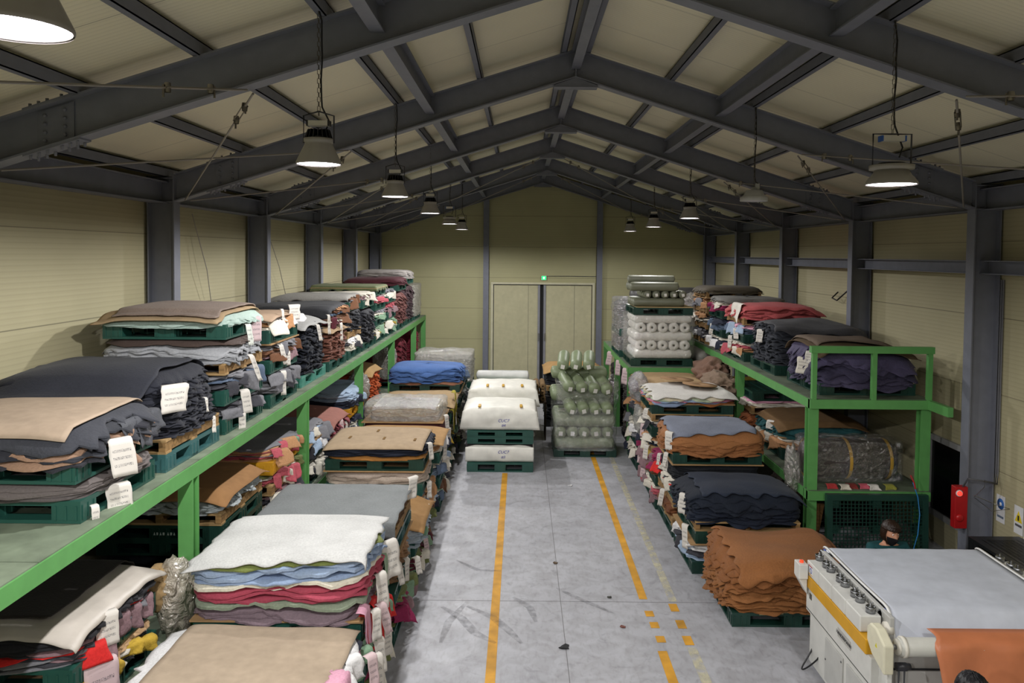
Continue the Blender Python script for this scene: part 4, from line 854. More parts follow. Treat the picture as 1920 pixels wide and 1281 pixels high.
t,z = stack(w, 1.98,3.20, 11.5,12.6, 0, [P_('d','on the floor'), ('M',.18,7,['mauve','rose','cream'],{'nf':7}), P_('d','second from the floor'), ('M',.2,7,['mauve','magenta','mustard','charcoal'],{'nf':9}), ('W','under the cream sheets'), ('M',.16,6,['navy','cream','tan'],{'nf':8}), P_('d','third from the floor'), ('M',.1,5,['charcoal','cream'],{'nf':6}), ('W','under the top pallet'),
   P_('d','topmost'), ('B','below the coloured hides'), ('H',.13,6,['9c6034','7b8ba5','c07a90','8fa3bd','a9b49a','c2b8a0'],['orange brown','slate blue','pink','light blue','sage','cream'],dict(indiv=True,over=.03,rag=.06,crisp=.7,wave=.2,sag=.6))],side='-x',
   tags=[(.2,1.3,dict(w=.1,l=.14)),(.5,1.0,dict(w=.08,l=.2,c='c9b2b4')),(.15,.75,dict(w=.1,l=.2)),(.6,.55,dict(w=.12,l=.2,c='c9b2b4')),(.35,.4,dict(w=.12,l=.2,c='c9b2b4'))])
drape('leather_hide',1.99,3.28,11.46,12.75,t,(2.0,3.22,11.48,12.7),'cfccc6','creased white hide with cardboard discs on it','leather hide',kind='leather',wob=.08,wr=.022,r=.08,skew=(0,0,0,.06))
for (x,y,dz,lb) in ((2.82,12.05,.035,'round brown cardboard disc with a centre hole on the white hide'),(2.55,12.5,.05,'second cardboard disc peeking from behind the first one')):
    m = MB(); m.lathe([(.012,0),(.27,0),(.27,.008),(.012,.008),(.012,0)], n=48); o = m.build('cardboard_disc', mat('9c7c5c','card')); o.location = (x,y,float(t(x,y))+dz+.035); o.rotation_euler = (-.03,.06,0); tag(o, lb, 'cardboard')
w = 'the lower right aisle stack'
t,z = stack(w, 1.95,2.2, 10.95,11.45, 0, [P_('d','on the floor',jx=.9), ('M',.2,6,['mauve','rose','cream'],{'nf':5,'jx':.9}), P_('d','upper',jx=.9), ('M',.3,8,['brown','mauve','magenta'],{'nf':6,'jx':.9})],side='-x')
w = 'the mauve cardboard right aisle stack'
t,z = stack(w, 1.98,3.15, 12.95,14.0, 0, [P_('d','on the floor'), ('M',.25,7,['navy','cream'],{'nf':5}), P_('d','second from the floor'), ('M',.3,7,['grey','white','cream'],{'nf':6}), P_('d','third from the floor'), ('M',.25,7,['charcoal','grey','tan'],{'nf':5}), P_('d','topmost'), ('H',.18,5,['7a5f62'],['mauve'],dict(over=.04,rag=.03,wave=.15)),],side='-x')
card(2.0,3.2,12.85,14.0,t,(1.95,3.2,12.8,14.1),'flat tan cardboard sheet below the white rolls',c='b09570',wob=.01)
blob('plastic_bag',(2.0,13.0,1.4),(.13,.3,.22),'clear crumpled plastic on the edge of the mauve right stack','plastic bag',film_mat(.55,'a8aaac'),.5)
blob('plastic_bag',(1.98,12.5,.95),(.1,.35,.22),'whitish plastic film bulging over the right aisle side','plastic bag',film_mat(.5,'c8c6c0'),.5)
for i,(x,y,c_) in enumerate(((3.28,13.3,'7b5f50'),(3.33,12.7,'84705f'))):
    blob('crumpled_hide',(x,y,1.62-.1*i),(.2,.3,.16),['brown crumpled hide behind the white disc stack','taupe crumpled hide right behind the white hide'][i],'leather hide',mat(c_,'leather'),.8)
# ================================================================ white rolls and olive rolls on the back right rack
z0 = 1.57
plastic(2.06,3.2,14.32,15.4,z0,'d','dark green plastic pallet under the white fabric rolls')
def long_roll(x0,x1,y,z,r,c,lab,g): roll((x0+x1)/2,y,z,x1-x0,r,'X',c,lab,g)
g = 'white fabric rolls on the back right rack'; WR = 'e8e5de'
z = z0+.14
for lv in range(3):
    for k,y in enumerate((14.4,14.58,14.78,15.0,15.2)):
        long_roll(2.1,3.2,y,z,.085,WR,['white roll lying lengthwise, lowest tier of white rolls','white roll lying lengthwise, middle tier of white rolls','white roll lying lengthwise, top tier of white rolls'][lv],g)
    z += .155
    if lv < 2:
        for k in range(5):
            roll(2.24+.205*k,14.86,z,1.08,.095,'Y',WR,'white roll end with dark core, %s, column %s from left'%(('lower row','upper row')[lv],['one','two','three','four','five'][k]),g,hole=True)
        z += .175
shell('plastic_wrap',2.02,3.26,14.26,15.42,z0+.16,z-.01,'clear glossy wrap around the white fabric rolls','wrap',FILM,.02)
plastic(2.1,3.2,14.32,15.4,z,'d','dark green plastic pallet between white and olive rolls'); z += .14
m = MB(); m.box(2.15,3.2,14.3,15.4,z,z+.012); tag(m.build('cardboard_sheet',mat('b8a276','card')),'thin board below the olive rolls at the back','cardboard','cardboard sheets'); z += .013
g = 'dark olive rolls above the white rolls'; OL = '6d6f5c'
for y in (14.42,14.62,14.84,15.05): long_roll(2.08,3.06,y,z,.08,OL,'dark olive roll lying lengthwise under the roll ends',g)
z += .15
for k in range(5): roll(2.36+.165*k,14.8,z,.9,.075,'Y',OL,'dark olive roll end, column %s from left'%['one','two','three','four','five'][k],g,tagc=True)
z += .14
for y in (14.4,14.62,14.85): long_roll(2.02,2.95,y,z,.085,'757764','olive roll lying lengthwise above the roll ends',g)
long_roll(2.0,2.9,14.55,z+.15,.07,'7e8070','topmost olive roll in the back right roll stack',g)
roll(3.15,16.8,2.62,1.6,.16,'X','4b4a4a','thick dark grey roll behind the olive rolls',None,rz=.1)
w = 'the dark wrapped stack behind the white rolls'
t,z = stack(w, 2.0,3.25, 15.6,16.8, 1.57, [P_('g','lowest'), ('H',.3,8,['4a4b4c'],['dark grey'],{}), P_('g','upper'), ('H',.6,10,['55544f','444548'],['grey'],{})],side='-x')
shell('plastic_wrap',1.96,3.3,15.56,16.84,1.7,z+.02,'grey glossy wrap on the stack behind the white rolls','wrap',film_mat(.35,'b5b5b5'),.03)
roll(3.45,14.9,1.57,1.0,.14,'Y','7d7a74','grey roll standing out beside the white rolls',None)
# rolls stored under the back rack, with pink cards hanging from its edge
w = 'the dark stack under the back rack'
t,z = stack(w, 2.08,3.2, 14.45,15.6, 0, [P_('k','lowest'), ('H',.45,8,['34302d','463e36'],['dark brown'],{}), P_('k','upper'), ('H',.5,8,['3a3634'],['charcoal'],{})],side='-x')
t,z = stack('the far stack under the back rack', 2.08,3.2, 16.6,17.9, 0, [P_('k','lowest'), ('H',.5,8,['463c34'],['dark brown'],{}), P_('k','upper'), ('H',.45,8,['3a3634'],['charcoal'],{})],side='-x')
for i,y in enumerate((14.5,15.6,17.0)): paper('-x',2.0,y,1.5,['the near end of the back rack edge','the middle of the back rack edge','the far end of the back rack edge'][i],w=.16,l=.3,c='c9b2b4',curl=.01)
# ================================================================ right rack, upper level
QZ = 1.94
w = 'the violet pile by the guard rail'
t,z = stack(w, 3.68,4.86, 9.45,10.6, QZ, [P_('d','lowest'), ('H',.44,14,['454058','38344a','4c4662'],['dark violet'],dict(indiv=True,over=.05,rag=.07,crisp=1,wave=.25,sag=1.3,dome=.16))],side='-x',tags=[(.2,2.45,dict(w=.1,l=.14)),(.35,2.35,dict(w=.2,l=.2,c='d2ccc0'))])
card(3.64,4.9,9.4,10.6,t,(3.7,4.75,9.5,10.6),'dark brown cardboard sheet bent over the violet pile',c='5e4e3c',r=.4,wr=.01)
card(3.7,4.6,9.6,10.6,t,(3.7,4.75,9.5,10.6),'upper dull cardboard sheet on the violet pile',c='6e6054',r=.4,wr=.012,lift=.05)
w = 'the tall slate pile on the right rack'
t,z = stack(w, 3.62,4.80, 10.95,12.1, QZ, [P_('d','lowest'), ('H',.60,18,['2f323a','2b2e36'],['slate black'],dict(indiv=True,over=.02,rag=.05,crisp=1.2,wave=.12,sag=.25,dome=.12,N=72))],side='-x',tags=[(.45,2.55,dict(w=.12,l=.18))])
drape('leather_hide',3.6,4.95,10.85,12.15,t,(3.68,4.8,11.0,12.1),'454549','dark grey hide draped over the tall slate pile','leather hide',wob=.06,wr=.02,r=.12)
w = 'the coral pile on the right rack'
t,z = stack(w, 3.58,4.78, 12.35,13.4, QZ, [P_('d','lowest'), ('M',.16,6,['tan','rose','cream'],{'nf':8}), P_('d','second from the deck'), ('M',.16,6,['slate','light blue','pink'],{'nf':8}), ('W','below the coral hides'), ('H',.2,6,['a84e50','b45658'],['coral red'],dict(indiv=True,over=.04,rag=.05,wave=.15,crisp=.6,dome=.2))],side='-x',tags=[(.6,2.3,dict(w=.08,l=.2)),(.3,2.45,dict(w=.1,l=.16))])
drape('leather_hide',3.56,4.9,12.3,13.5,t,(3.66,4.8,12.4,13.4),'b5585a','coral red hide draped on the right rack','leather hide',wob=.06,wr=.02,r=.1)
patch((-1,0),(3.6,12.7,2.86),.5,.25,'d8d2c8','cream underside of the folded coral hide',droop=.9)
w = 'the magenta pile on the right rack'
t,z = stack(w, 3.56,4.7, 13.6,14.6, QZ, [('W','lowest'), ('M',.14,6,['white','navy','cream'],{'nf':7}), P_('d','second from the deck'), ('M',.2,8,['slate','slate','navy'],{'nf':8}), P_('d','third from the deck'), ('M',.16,6,['magenta','magenta','cream'],{'nf':7}),('H',.08,3,['6e6c68'],['grey'],dict(over=.03))],side='-x',tags=[(.5,2.4,dict(w=.1,l=.18))])
w = 'the highest pile on the right rack'
t,z = stack(w, 3.55,4.6, 14.75,15.85, QZ, [('W','lowest'), ('M',.18,7,['white','grey','charcoal'],{'nf':8}), ('W','second from the deck'), ('M',.2,7,['cream','grey','tan'],{'nf':6}), ('W','third from the deck'), ('M',.18,7,['grey','brown','tan'],{'nf':6}), ('B','below the top pallet'), ('W','topmost'), ('H',.1,4,['4c4436','443d31'],['dark olive brown'],dict(over=.06,rag=.04,wave=.2,sag=.9))],side='-x')
blob('plastic_bag',(3.55,15.9,2.5),(.25,.2,.35),'clear plastic bag squeezed between rolls and the right rack','plastic bag',film_mat(.5,'b0aca4'),.5)
blob('crumpled_hide',(3.5,16.6,2.55),(.2,.25,.2),'navy crumpled hide beside the dark grey roll','leather hide',mat('2a2c36','leather'),.5)
# right rack, lower level
w = 'the teal pile on the lower right shelf'
t,z = stack(w, 3.62,4.75, 10.6,11.7, .83, [P_('d','lowest'), ('M',.16,7,['tan','tan','cream'],{'nf':8}), ('B','in the middle'), ('H',.2,8,['1f4a4c','245256'],['dark teal'],dict(indiv=True,over=.05,rag=.05,wave=.15,crisp=.9)), ('C','dark cardboard on the teal pile',dict(c='6b5236'))],side='-x',tags=[(.3,1.3,dict(w=.12,l=.1))])
w = 'the rust pile on the lower right shelf'
t,z = stack(w, 3.58,4.7, 11.85,12.95, .83, [P_('d','lowest'), ('H',.24,9,['9a5c3a','a5643f'],['rust orange'],dict(rag=.07,crisp=1.2)), ('W','middle'), ('M',.1,5,['cream','pink'],{'nf':5}), P_('d','upper')],side='-x')
w = 'the yellow-covered lower shelf pile'
t,z = stack(w, 3.58,4.7, 13.1,14.2, .83, [P_('d','lowest'), ('M',.15,6,['cream','tan'],{'nf':5}), P_('d','upper'), ('H',.15,5,['a8965e'],['khaki'],{})],side='-x')
drape('leather_hide',3.5,4.7,13.0,14.2,t,(3.6,4.7,13.1,14.2),'b59a1e','yellow hide draped over the lower right shelf pile','leather hide',wob=.06,wr=.05,r=.1)
blob('plastic_bag',(3.62,12.9,1.3),(.2,.4,.14),'crinkled clear plastic below the yellow hide','plastic bag',film_mat(.6,'c9c4b8'),.5)
roll(4.17,9.75,.83,1.22,.25,'X','3b332e','thick dark brown roll with yellow straps on the lower right shelf',None,name='leather_roll')
for i,x in enumerate((3.66,4.12,4.62)):
    m = MB(); m.lathe([(.258,-.02),(.26,0),(.258,.02)], (x,9.75,1.08),'X',30); tag(m.build('yellow_strap', mat('a8862a','satin')),['yellow tape strap at the left end of the dark roll','yellow tape strap round the middle of the dark roll','yellow tape strap at the right end of the dark roll'][i],'strap')
shell('plastic_wrap',3.55,4.8,9.5,10.0,.85,1.33,'dusty plastic wrap around the thick dark roll','wrap',film_mat(.03,'c8c0b4'),.02)
blob('plastic_bag',(3.42,9.62,.92),(.07,.10,.26),'long grey plastic bag hanging by the rack corner post','plastic bag',film_mat(.7,'a8a49c'),.6)
for i,(x,y,c_) in enumerate(((3.8,9.32,'b03a3a'),(3.95,9.3,'d0c8b8'),(4.2,9.33,'c25a6a'),(4.3,9.3,'d8d4cc'),(4.5,9.32,'8a8a3a'),(4.05,9.34,'7a2f2a'))):
    o = patch((0,-1),(x,y,.87),.12,.05,c_,'small %s scrap lying on the shelf edge beneath the dark roll'%['red','cream','pink','white','olive','maroon'][i],droop=.2)
# black stuff under the rack
w = 'the dark stack under the right rack'
t,z = stack(w, 3.7,4.85, 10.3,11.4, 0, [P_('k','lowest'), ('H',.4,8,['2c2824','3a3028'],['dark brown'],{})],side='-x')
m = MB(); m.box(-.05,.05,-.02,.02,0,.62); o = m.build('wooden_plank', mat('7a5a34','wood')); o.location=(3.62,9.45,0); o.rotation_euler=(.1,.12,0); tag(o,'rough wooden plank leaning beside the rack post','plank')
# upright grid pallet
e = empty('grid_pallet',(4.24,9.02,.0),'dark green grid pallet standing on edge against the right rack','pallet'); e.rotation_euler=(-.045,0,0)
dk = PALC['d']; m = MB(); W2,H2 = .60,.72; z1 = 1.44*.57+.03; z1=.83
for (a,b_,c_,d_) in ((-W2,W2,0,.07),(-W2,W2,z1-.07,z1),(-W2,-W2+.07,.07,z1-.07),(W2-.07,W2,.07,z1-.07)): m.box(a,b_,-.02,.05,c_,d_)
for k in range(1,24): x = -W2+.07+(2*W2-.14)*k/24; m.box(x-.003,x+.003,-.018,0,.07,z1-.07)
for k in range(1,16): zz = .07+(z1-.14)*k/16; m.box(-W2+.07,W2-.07,-.019,-.001,zz-.003,zz+.003)
m.build('grid_deck', PALC['d'], e)
for ix in (-1,0,1):
    for iz in (0,1,2): m = MB(); x = ix*(W2-.1); zz = .1+iz*(z1-.2)/2; m.box(x-.05,x+.05,.0,.12,zz-.05,zz+.05); m.build('foot_block', dk, e)
# ================================================================ centre of the hall
w = 'the front white bundle stack mid aisle'
plastic(-.87,.23,12.76,13.86,0,'g','green pallet on the floor under the lower white bundle',h=.155)
def bundle(x0,x1,y0,y1,z,h,lab,txt,straps,flare=.1):
    P1 = hides(x0+.05,x1-.05,y0+.06,y1-.06,z,h-.03,6,['3c3f48','5a5348'],['dark and tan'],lab.replace('white wrapped','the white wrapped'),over=-.02,rag=.01,dome=.05)
    e = empty('wrapped_bundle',((x0+x1)/2,(y0+y1)/2,z),lab,'wrapped bundle','white wrapped bundles'); hx,hy = (x1-x0)/2,(y1-y0)/2
    V=[]; nx,nz = 40,26; f = fld(6,9)
    # cloth: hangs at the front and back, flared ends at left and right
    prof = []
    for i in range(nz+1):
        s_ = i/nz
        if s_<.3: q=(s_/.3); prof.append((-hy-.02*math.sin(q*3.1), .01+(h-.02)*q, q))
        elif s_<.7: q=(s_-.3)/.4; prof.append((-hy+2*hy*q, h+.025*math.sin(math.pi*q), 1))
        else: q=(s_-.7)/.3; prof.append((hy+.02*math.sin(q*3.1), h-(h-.02)*q, 1-q))
    for (yy,zz,tt) in prof:
        for i in range(nx+1):
            u = i/nx*2-1; fl = flare*(1-tt*.6)*(abs(u)**6)*(1 if u>0 else -1)
            x = u*hx+fl; d = .012*float(f(x*2,yy*1.5+zz*4))
            V.append((x, yy+(d if tt<1 else 0)*1.5, max(.004, zz-(.05*abs(u)**8 if tt==1 else 0)+ (d if tt==1 else 0))))
    m = MB(); m.add(V,[(j*(nx+1)+i,j*(nx+1)+i+1,(j+1)*(nx+1)+i+1,(j+1)*(nx+1)+i) for j in range(nz) for i in range(nx)],0,True)
    o = m.build('white_cover', mat('e8e6dc','satin',.5), e); so = o.modifiers.new('thickness','SOLIDIFY'); so.thickness=.004
    for q in straps:
        m = MB(); m.box(q*hx-.022,q*hx+.022,-hy+.0,-hy+.2,h+.022,h+.034); m.build('yellow_tape', mat('c99a1e','satin'), e)
    for k,(tx,sz,dz) in enumerate(txt):
        cu = bpy.data.curves.new('writing','FONT'); cu.body = tx; cu.size = sz; cu.extrude = .001; cu.align_x='CENTER'; cu.shear=.3; cu.materials.append(mat('3a3f9a','flat')); to = bpy.data.objects.new('handwriting',cu); C.objects.link(to); to.parent=e; to.location=(.06,-hy-.045,dz); to.rotation_euler=(math.pi/2,0,0)
    return e
bundle(-.90,.24,12.8,13.8,.156,.29,'white wrapped bundle at the bottom front mid aisle',[('CUC7',.07,.16),('#3',.06,.08)],(),flare=.0)
drape('leather_hide',-.92,.25,12.75,13.8,flat(.452),(-.88,.2,12.84,13.8),'2d2a2c','thin dark hide between the two white bundles','leather hide',wob=.01,wr=.004,r=.02)
plastic(-.87,.23,12.78,13.86,.468,'g','green pallet in the middle of the white bundle stack',h=.11)
plastic(-.87,.23,12.78,13.86,.58,'g','upper green pallet right under the written white bundle',h=.11)
bundle(-.90,.24,12.8,13.8,.692,.37,'white wrapped bundle with blue writing and two yellow tapes',[('CUC7',.07,.15),('#4',.06,.075)],(-.6,.62),flare=.1)
w = 'the second white stack mid aisle'
t,z = stack(w, -.85,.25, 14.0,15.05, 0, [P_('g','on the floor'), ('H',.28,6,['c4c0b4'],['white'],{}), P_('g','second from the floor'), ('H',.15,4,['3a3a40'],['dark'],{}), P_('g','topmost')])
bundle(-.88,.27,14.0,15.05,z+.01,.36,'white wrapped bundle with three yellow tapes further back',[('CUC7',.06,.03)],(-.5,.0,.6),flare=.1)
w = 'the pale green roll stack mid aisle'
t,z = stack(w, -.9,.22, 15.5,16.6, 0, [P_('g','on the floor'), ('H',.4,8,['c9c5b8'],['white'],{}), P_('g','upper')])
g = 'pale green rolls mid aisle'
for k in range(6): roll(-.8+.182*k,15.95,z,.9,.088,'Y','74947a','pale green roll end, column %s from left'%['one','two','three','four','five','six'][k],g,tagc=True)
z += .17
for y,rr_2 in ((15.55,.08),(15.75,.09),(15.98,.1),(16.25,.1)): roll(-.34,y,z,1.12,rr_2,'X','7f9e84','pale green roll lying across the roll ends',g)
roll(-.36,15.95,z+.19,1.1,.09,'X','cfcfcb','white plastic-wrapped roll atop the pale green rolls',g,tilt=.02)
roll(-.36,16.15,z+.18,1.1,.09,'X','c6c8c6','white plastic-wrapped roll behind the topmost one',g)
# olive rolls on a pallet
plastic(.62,1.74,13.76,14.86,0,'d','dark green pallet on the floor under the olive rolls')
g = 'olive green rolls in the wrapped stack mid aisle'; OV = '808c6c'
z = .14
for k,y in enumerate((13.87,14.07,14.27,14.47,14.67)): roll(1.17,y,z,1.1,.105,'X',OV,'olive roll lying across at the bottom of the wrapped stack',g)
z += .19
for k in range(5): roll(.74+.212*k,14.3,z,1.08,.105,'Y',OV,'olive roll end low in the wrapped stack, column %s'%['one','two','three','four','five'][k],g,tagc=True)
z += .2
for k,y in enumerate((13.88,14.12,14.36,14.6)): roll(1.17,y,z,1.12,.12,'X',OV,'thick olive roll lying across mid-height in the wrapped stack',g)
z += .23
for k in range(4): roll(.90+.215*k,14.0,z+.05+.01*(k%2),.62,.108,'Y',OV,'olive roll end above the thick rolls, column %s'%['one','two','three','four'][k],g,tagc=True,rz=.12,tilt=-.26)
shell('plastic_wrap',.60,1.76,13.72,14.88,.12,.9,'clear glossy wrap around the lower olive rolls','wrap',FILM,.02,top=False)
z += .2
for k,y in enumerate((14.1,14.34,14.58)): roll(1.12,y,z,1.12,.11,'X',OV,'olive roll lying across, second tier from the top',g)
for k in range(4): roll(.84+.225*k,14.05,z+.26-.015*k,.62,.108,'Y',OV,'olive roll end in the second highest row, column %s'%['one','two','three','four'][k],g,tagc=True,rz=.22,tilt=-.3)
shell('plastic_wrap',.66,1.8,13.82,14.7,.95,1.36,'clear glossy wrap hanging over the upper olive rolls','wrap',FILM,.03,top=False)
z += .38
for k,y in enumerate((14.3,14.52)): roll(1.1,y,z,1.05,.1,'X',OV,'olive roll lying across directly under the top three',g)
for k in range(3): roll(.80+.235*k,14.2,z+.24,.6,.108,'Y',OV,'olive roll end at the very top, %s of three'%['left one','middle one','right one'][k],g,tagc=True,rz=-.1,tilt=-.25)
w = 'the black stack behind the olive rolls'
t,z = stack(w, .55,1.7, 16.2,17.3, 0, [P_('k','on the floor'), ('H',.35,7,['26262a'],['lowest black'],{}), P_('k','second from the floor'), ('H',.15,4,['2c2a28'],['dark brown'],{}), ('W','under the top black hides'), ('H',.4,11,['23242a'],['black'],dict(rag=.03,crisp=.8)), ('C','tan cardboard on the black stack behind the olive rolls',dict(c='ac8a5c'))])
for i in range(6):
    roll(.33+.12*(i%2),15.4,.75+.12*(i//2),.7,.055,'Y','7d6547','brown cardboard tube beside the black stack, row %s, %s'%(['one','two','three'][i//2],['left','right'][i%2]),'cardboard tubes by the black stack',kind='card',hole=True,name='cardboard_tube',cat='tube')
m = MB(); m.box(.27,.29,15.0,15.8,0,.75); m.box(.5,.52,15.0,15.8,0,.75); m.box(.27,.52,15.0,15.8,.72,.745); tag(m.build('tube_stand',mat('4a3a28','wood')),'low wooden stand carrying the brown cardboard tubes','stand')
# ================================================================ floor marks
ylw = mat('d2992b','dusty',.6); fad = bpy.data.materials.new('worn_yellow_paint'); fad.use_nodes=True
def _fade():
    nt = fad.node_tree; N=nt.nodes; L=nt.links; b=N['Principled BSDF']; b.inputs['Base Color'].default_value=lin('dcd6b8'); b.inputs['Roughness'].default_value=.7
    tr=N.new('ShaderNodeBsdfTransparent'); mx=N.new('ShaderNodeMixShader'); g=N.new('ShaderNodeNewGeometry'); n=N.new('ShaderNodeTexNoise'); n.inputs['Scale'].default_value=9; n.inputs['Detail'].default_value=8; L.new(g.outputs['Position'],n.inputs[0])
    mr=N.new('ShaderNodeMapRange'); mr.inputs[1].default_value=.4; mr.inputs[2].default_value=.65; mr.inputs[3].default_value=.05; mr.inputs[4].default_value=.55; L.new(n.outputs[0],mr.inputs[0]); L.new(mr.outputs[0],mx.inputs[0]); L.new(tr.outputs[0],mx.inputs[1]); L.new(b.outputs[0],mx.inputs[2]); L.new(mx.outputs[0],N['Material Output'].inputs[0])
_fade()
def line(x,w_,y0,y1,mt,lab,x2=None):
    x2 = x if x2 is None else x2
    m = MB(); m.hexa([(x-w_/2,y0,.001),(x+w_/2,y0,.001),(x2+w_/2,y1,.001),(x2-w_/2,y1,.001),(x-w_/2,y0,.003),(x+w_/2,y0,.003),(x2+w_/2,y1,.003),(x2-w_/2,y1,.003)]); return tag(m.build('floor_line',mt),lab,'floor marking')
line(-.225,.088,-4,12.7,ylw,'long yellow line painted on the floor left of centre',-.235)
line(1.325,.085,8.05,21,ylw,'yellow floor line right of centre running to the back')
line(1.33,.085,-4,6.98,ylw,'near end of the right yellow line below the dashes',)
for i,y in enumerate((7.72,7.48,7.20)): tag(line(1.335+.01*i,.085,y-.06,y+.06,ylw,''),'yellow dash on the floor, %s of the inner row of dashes'%['farthest','middle','nearest'][i],'floor marking','dashes in the inner row')
line(1.63,.085,8.0,21,fad,'worn pale yellow floor line beside the right stacks',1.68)
line(1.615,.09,-4,7.05,fad,'worn pale yellow line nearest the machine')
for i,y in enumerate((7.86,7.5,7.18)): tag(line(1.61,.085,y-.085,y+.085,ylw,''),'yellow dash on the floor, %s of the outer row by the machine'%['farthest','middle','nearest'][i],'floor marking','dashes in the outer row')
m = MB(); m.box(.444,.450,-4,YE,.0005,.0015); m.box(XL,XR,7.98,7.985,.0005,.0015); tag(m.build('trim_2',mat('6d6b6c','flat')),'saw-cut joint lines in the concrete floor',None,None,'structure')
scf = bpy.data.materials.new('tyre_rubber_smear'); scf.use_nodes=True
def _scf():
    nt=scf.node_tree; N=nt.nodes; L=nt.links; b=N['Principled BSDF']; b.inputs['Base Color'].default_value=lin('4c4c4e'); b.inputs['Roughness'].default_value=.8
    tr=N.new('ShaderNodeBsdfTransparent'); mx=N.new('ShaderNodeMixShader'); g=N.new('ShaderNodeNewGeometry'); n=N.new('ShaderNodeTexNoise'); n.inputs['Scale'].default_value=14; n.inputs['Detail'].default_value=8; L.new(g.outputs['Position'],n.inputs[0])
    mr=N.new('ShaderNodeMapRange'); mr.inputs[1].default_value=.35; mr.inputs[2].default_value=.8; mr.inputs[3].default_value=.04; mr.inputs[4].default_value=.42; L.new(n.outputs[0],mr.inputs[0]); L.new(mr.outputs[0],mx.inputs[0]); L.new(tr.outputs[0],mx.inputs[1]); L.new(b.outputs[0],mx.inputs[2]); L.new(mx.outputs[0],N['Material Output'].inputs[0])
_scf()
def pxf(px,py): D = 3.64*F/(py-476); return ((px-977)*D/F, D)
def smear(pts,w_,lab):
    P_s = [pxf(*p) for p in pts]; fine=[]
    for i in range(len(P_s)-1):
        for k in range(6): q=k/6; fine.append((P_s[i][0]*(1-q)+P_s[i+1][0]*q, P_s[i][1]*(1-q)+P_s[i+1][1]*q))
    fine.append(P_s[-1]); V=[]; n=len(fine)
    for i,p in enumerate(fine):
        a=fine[max(i-1,0)]; b_=fine[min(i+1,n-1)]; d=Vector((b_[0]-a[0],b_[1]-a[1],0)).normalized(); ww=w_*(.3+.7*math.sin(math.pi*(i+.5)/n)); V+=[(p[0]-d.y*ww,p[1]+d.x*ww,.0036),(p[0]+d.y*ww,p[1]-d.x*ww,.0036)]
    m=MB(); m.add(V,[(2*i,2*i+1,2*i+3,2*i+2) for i in range(n-1)]); tag(m.build('tyre_mark',scf),lab,'tyre mark','tyre marks on the floor')
smear([(832,1150),(870,1172),(895,1200),(935,1220)],.05,'dark curved tyre mark left of the left yellow line')
smear([(880,1148),(930,1170),(960,1195),(985,1220)],.045,'curved tyre mark crossing the left yellow line')
smear([(968,1130),(1000,1150),(1012,1178)],.04,'short dark hooked tyre mark right of the left yellow line')
smear([(860,1060),(900,1078),(945,1080)],.03,'faint horizontal tyre mark above the curved ones')
smear([(880,1140),(845,1180),(830,1220)],.04,'faint tyre mark bending toward the left stacks')
smear([(1050,1112),(1100,1135),(1160,1160)],.03,'faint tyre mark near the middle floor joint')
def debris(px,py,s_,lab,c_='2a2b2d'):
    x,y = pxf(px,py); V=[]; n=9
    for k in range(n): a=k*2*math.pi/n; r_=s_*rnd.uniform(.35,1.1); V.append((x+r_*math.cos(a)*1.3,y+r_*math.sin(a),.006+rnd.uniform(0,.012)))
    m=MB(); m.add(V+[(v[0],v[1],.004) for v in V],[tuple(range(n)),tuple(range(n,2*n))[::-1]]+[(i,n+i,n+(i+1)%n,(i+1)%n) for i in range(n)]); tag(m.build('leather_scrap',mat(c_,'leather')),lab,'scrap')
debris(1066,1227,.06,'small dark torn scrap on the floor near the bottom centre')
debris(1048,1064,.03,'tiny brown scrap on the floor at mid aisle','6b5a48'); debris(1152,1129,.03,'tiny dark sliver on the floor near the right line','4a4a44')
debris(1178,1187,.03,'tiny reddish brown sliver near the inner dashes','7a5048'); debris(1075,915,.035,'tiny pale paper bit on the floor near the back','d8d8d8')
# ================================================================ leather machine
wp = mat('cfcfca','paint',.4); wp2 = mat('b9b9b5','paint',.45); crm = mat('d6d2ba','paint',.4); chrome = mat('9a9ca0','metal',.32); yel = mat('d09a1c','paint',.45)
M_ = empty('leather_press_machine',(2.57,5.5,0),'white through-feed leather machine with yellow stripe and grey conveyor belt','machine')
def mp(name, mb, mt, bw=.006, par=None):
    o = mb.build(name, mt, par or M_); 
    if bw: bevel(o, bw)
    return o
ox, oy = 2.57, 5.5
m = MB(); m.box(.03,1.75, .12,1.27, .04,.51); mp('lower_body', m, wp)
for (ya,yb) in ((.16,.48),(.55,.9)):
    m = MB(); m.box(.018,.03,ya,yb,.08,.44); d_ = mp('access_door', m, wp2,.004)
    for yy,zz in ((ya+.02,.12),(ya+.02,.4),(yb-.02,.26)):
        m = MB(); m.lathe([(0,-.006),(.008,-.004),(.009,0)],(.018,yy,zz),'X',8); m.build('bolt', mat('4a4a4c','paint'), d_)
m = MB(); m.prism([(0,.02,.51),(0,1.29,.51),(0,1.29,.72),(0,.02,.72)],(.0,0,0),(.12,0,0)); m.hexa([(.0,.02,.50),(.05,.02,.46),(.05,1.29,.46),(.0,1.29,.50),(0,.02,.53),(.1,.02,.53),(.1,1.29,.53),(0,1.29,.53)]); mp('side_panel', m, wp)
m = MB(); m.box(-.015,.10,.08,1.29,.72,.83); mp('yellow_stripe', m, yel, .003)
m = MB(); m.box(1.68,1.80,.08,1.29,.51,.83); mp('far_side_panel', m, wp)
y0s = [.19,.46,.73,1.0]
for k,ya in enumerate(y0s):
    m = MB(); m.box(-.01,.15,ya,ya+.262,.832,.955); mp('gear_box', m, wp, .008)
    m = MB(); m.box(1.62,1.78,ya,ya+.262,.832,.955); mp('gear_box', m, wp, .008)
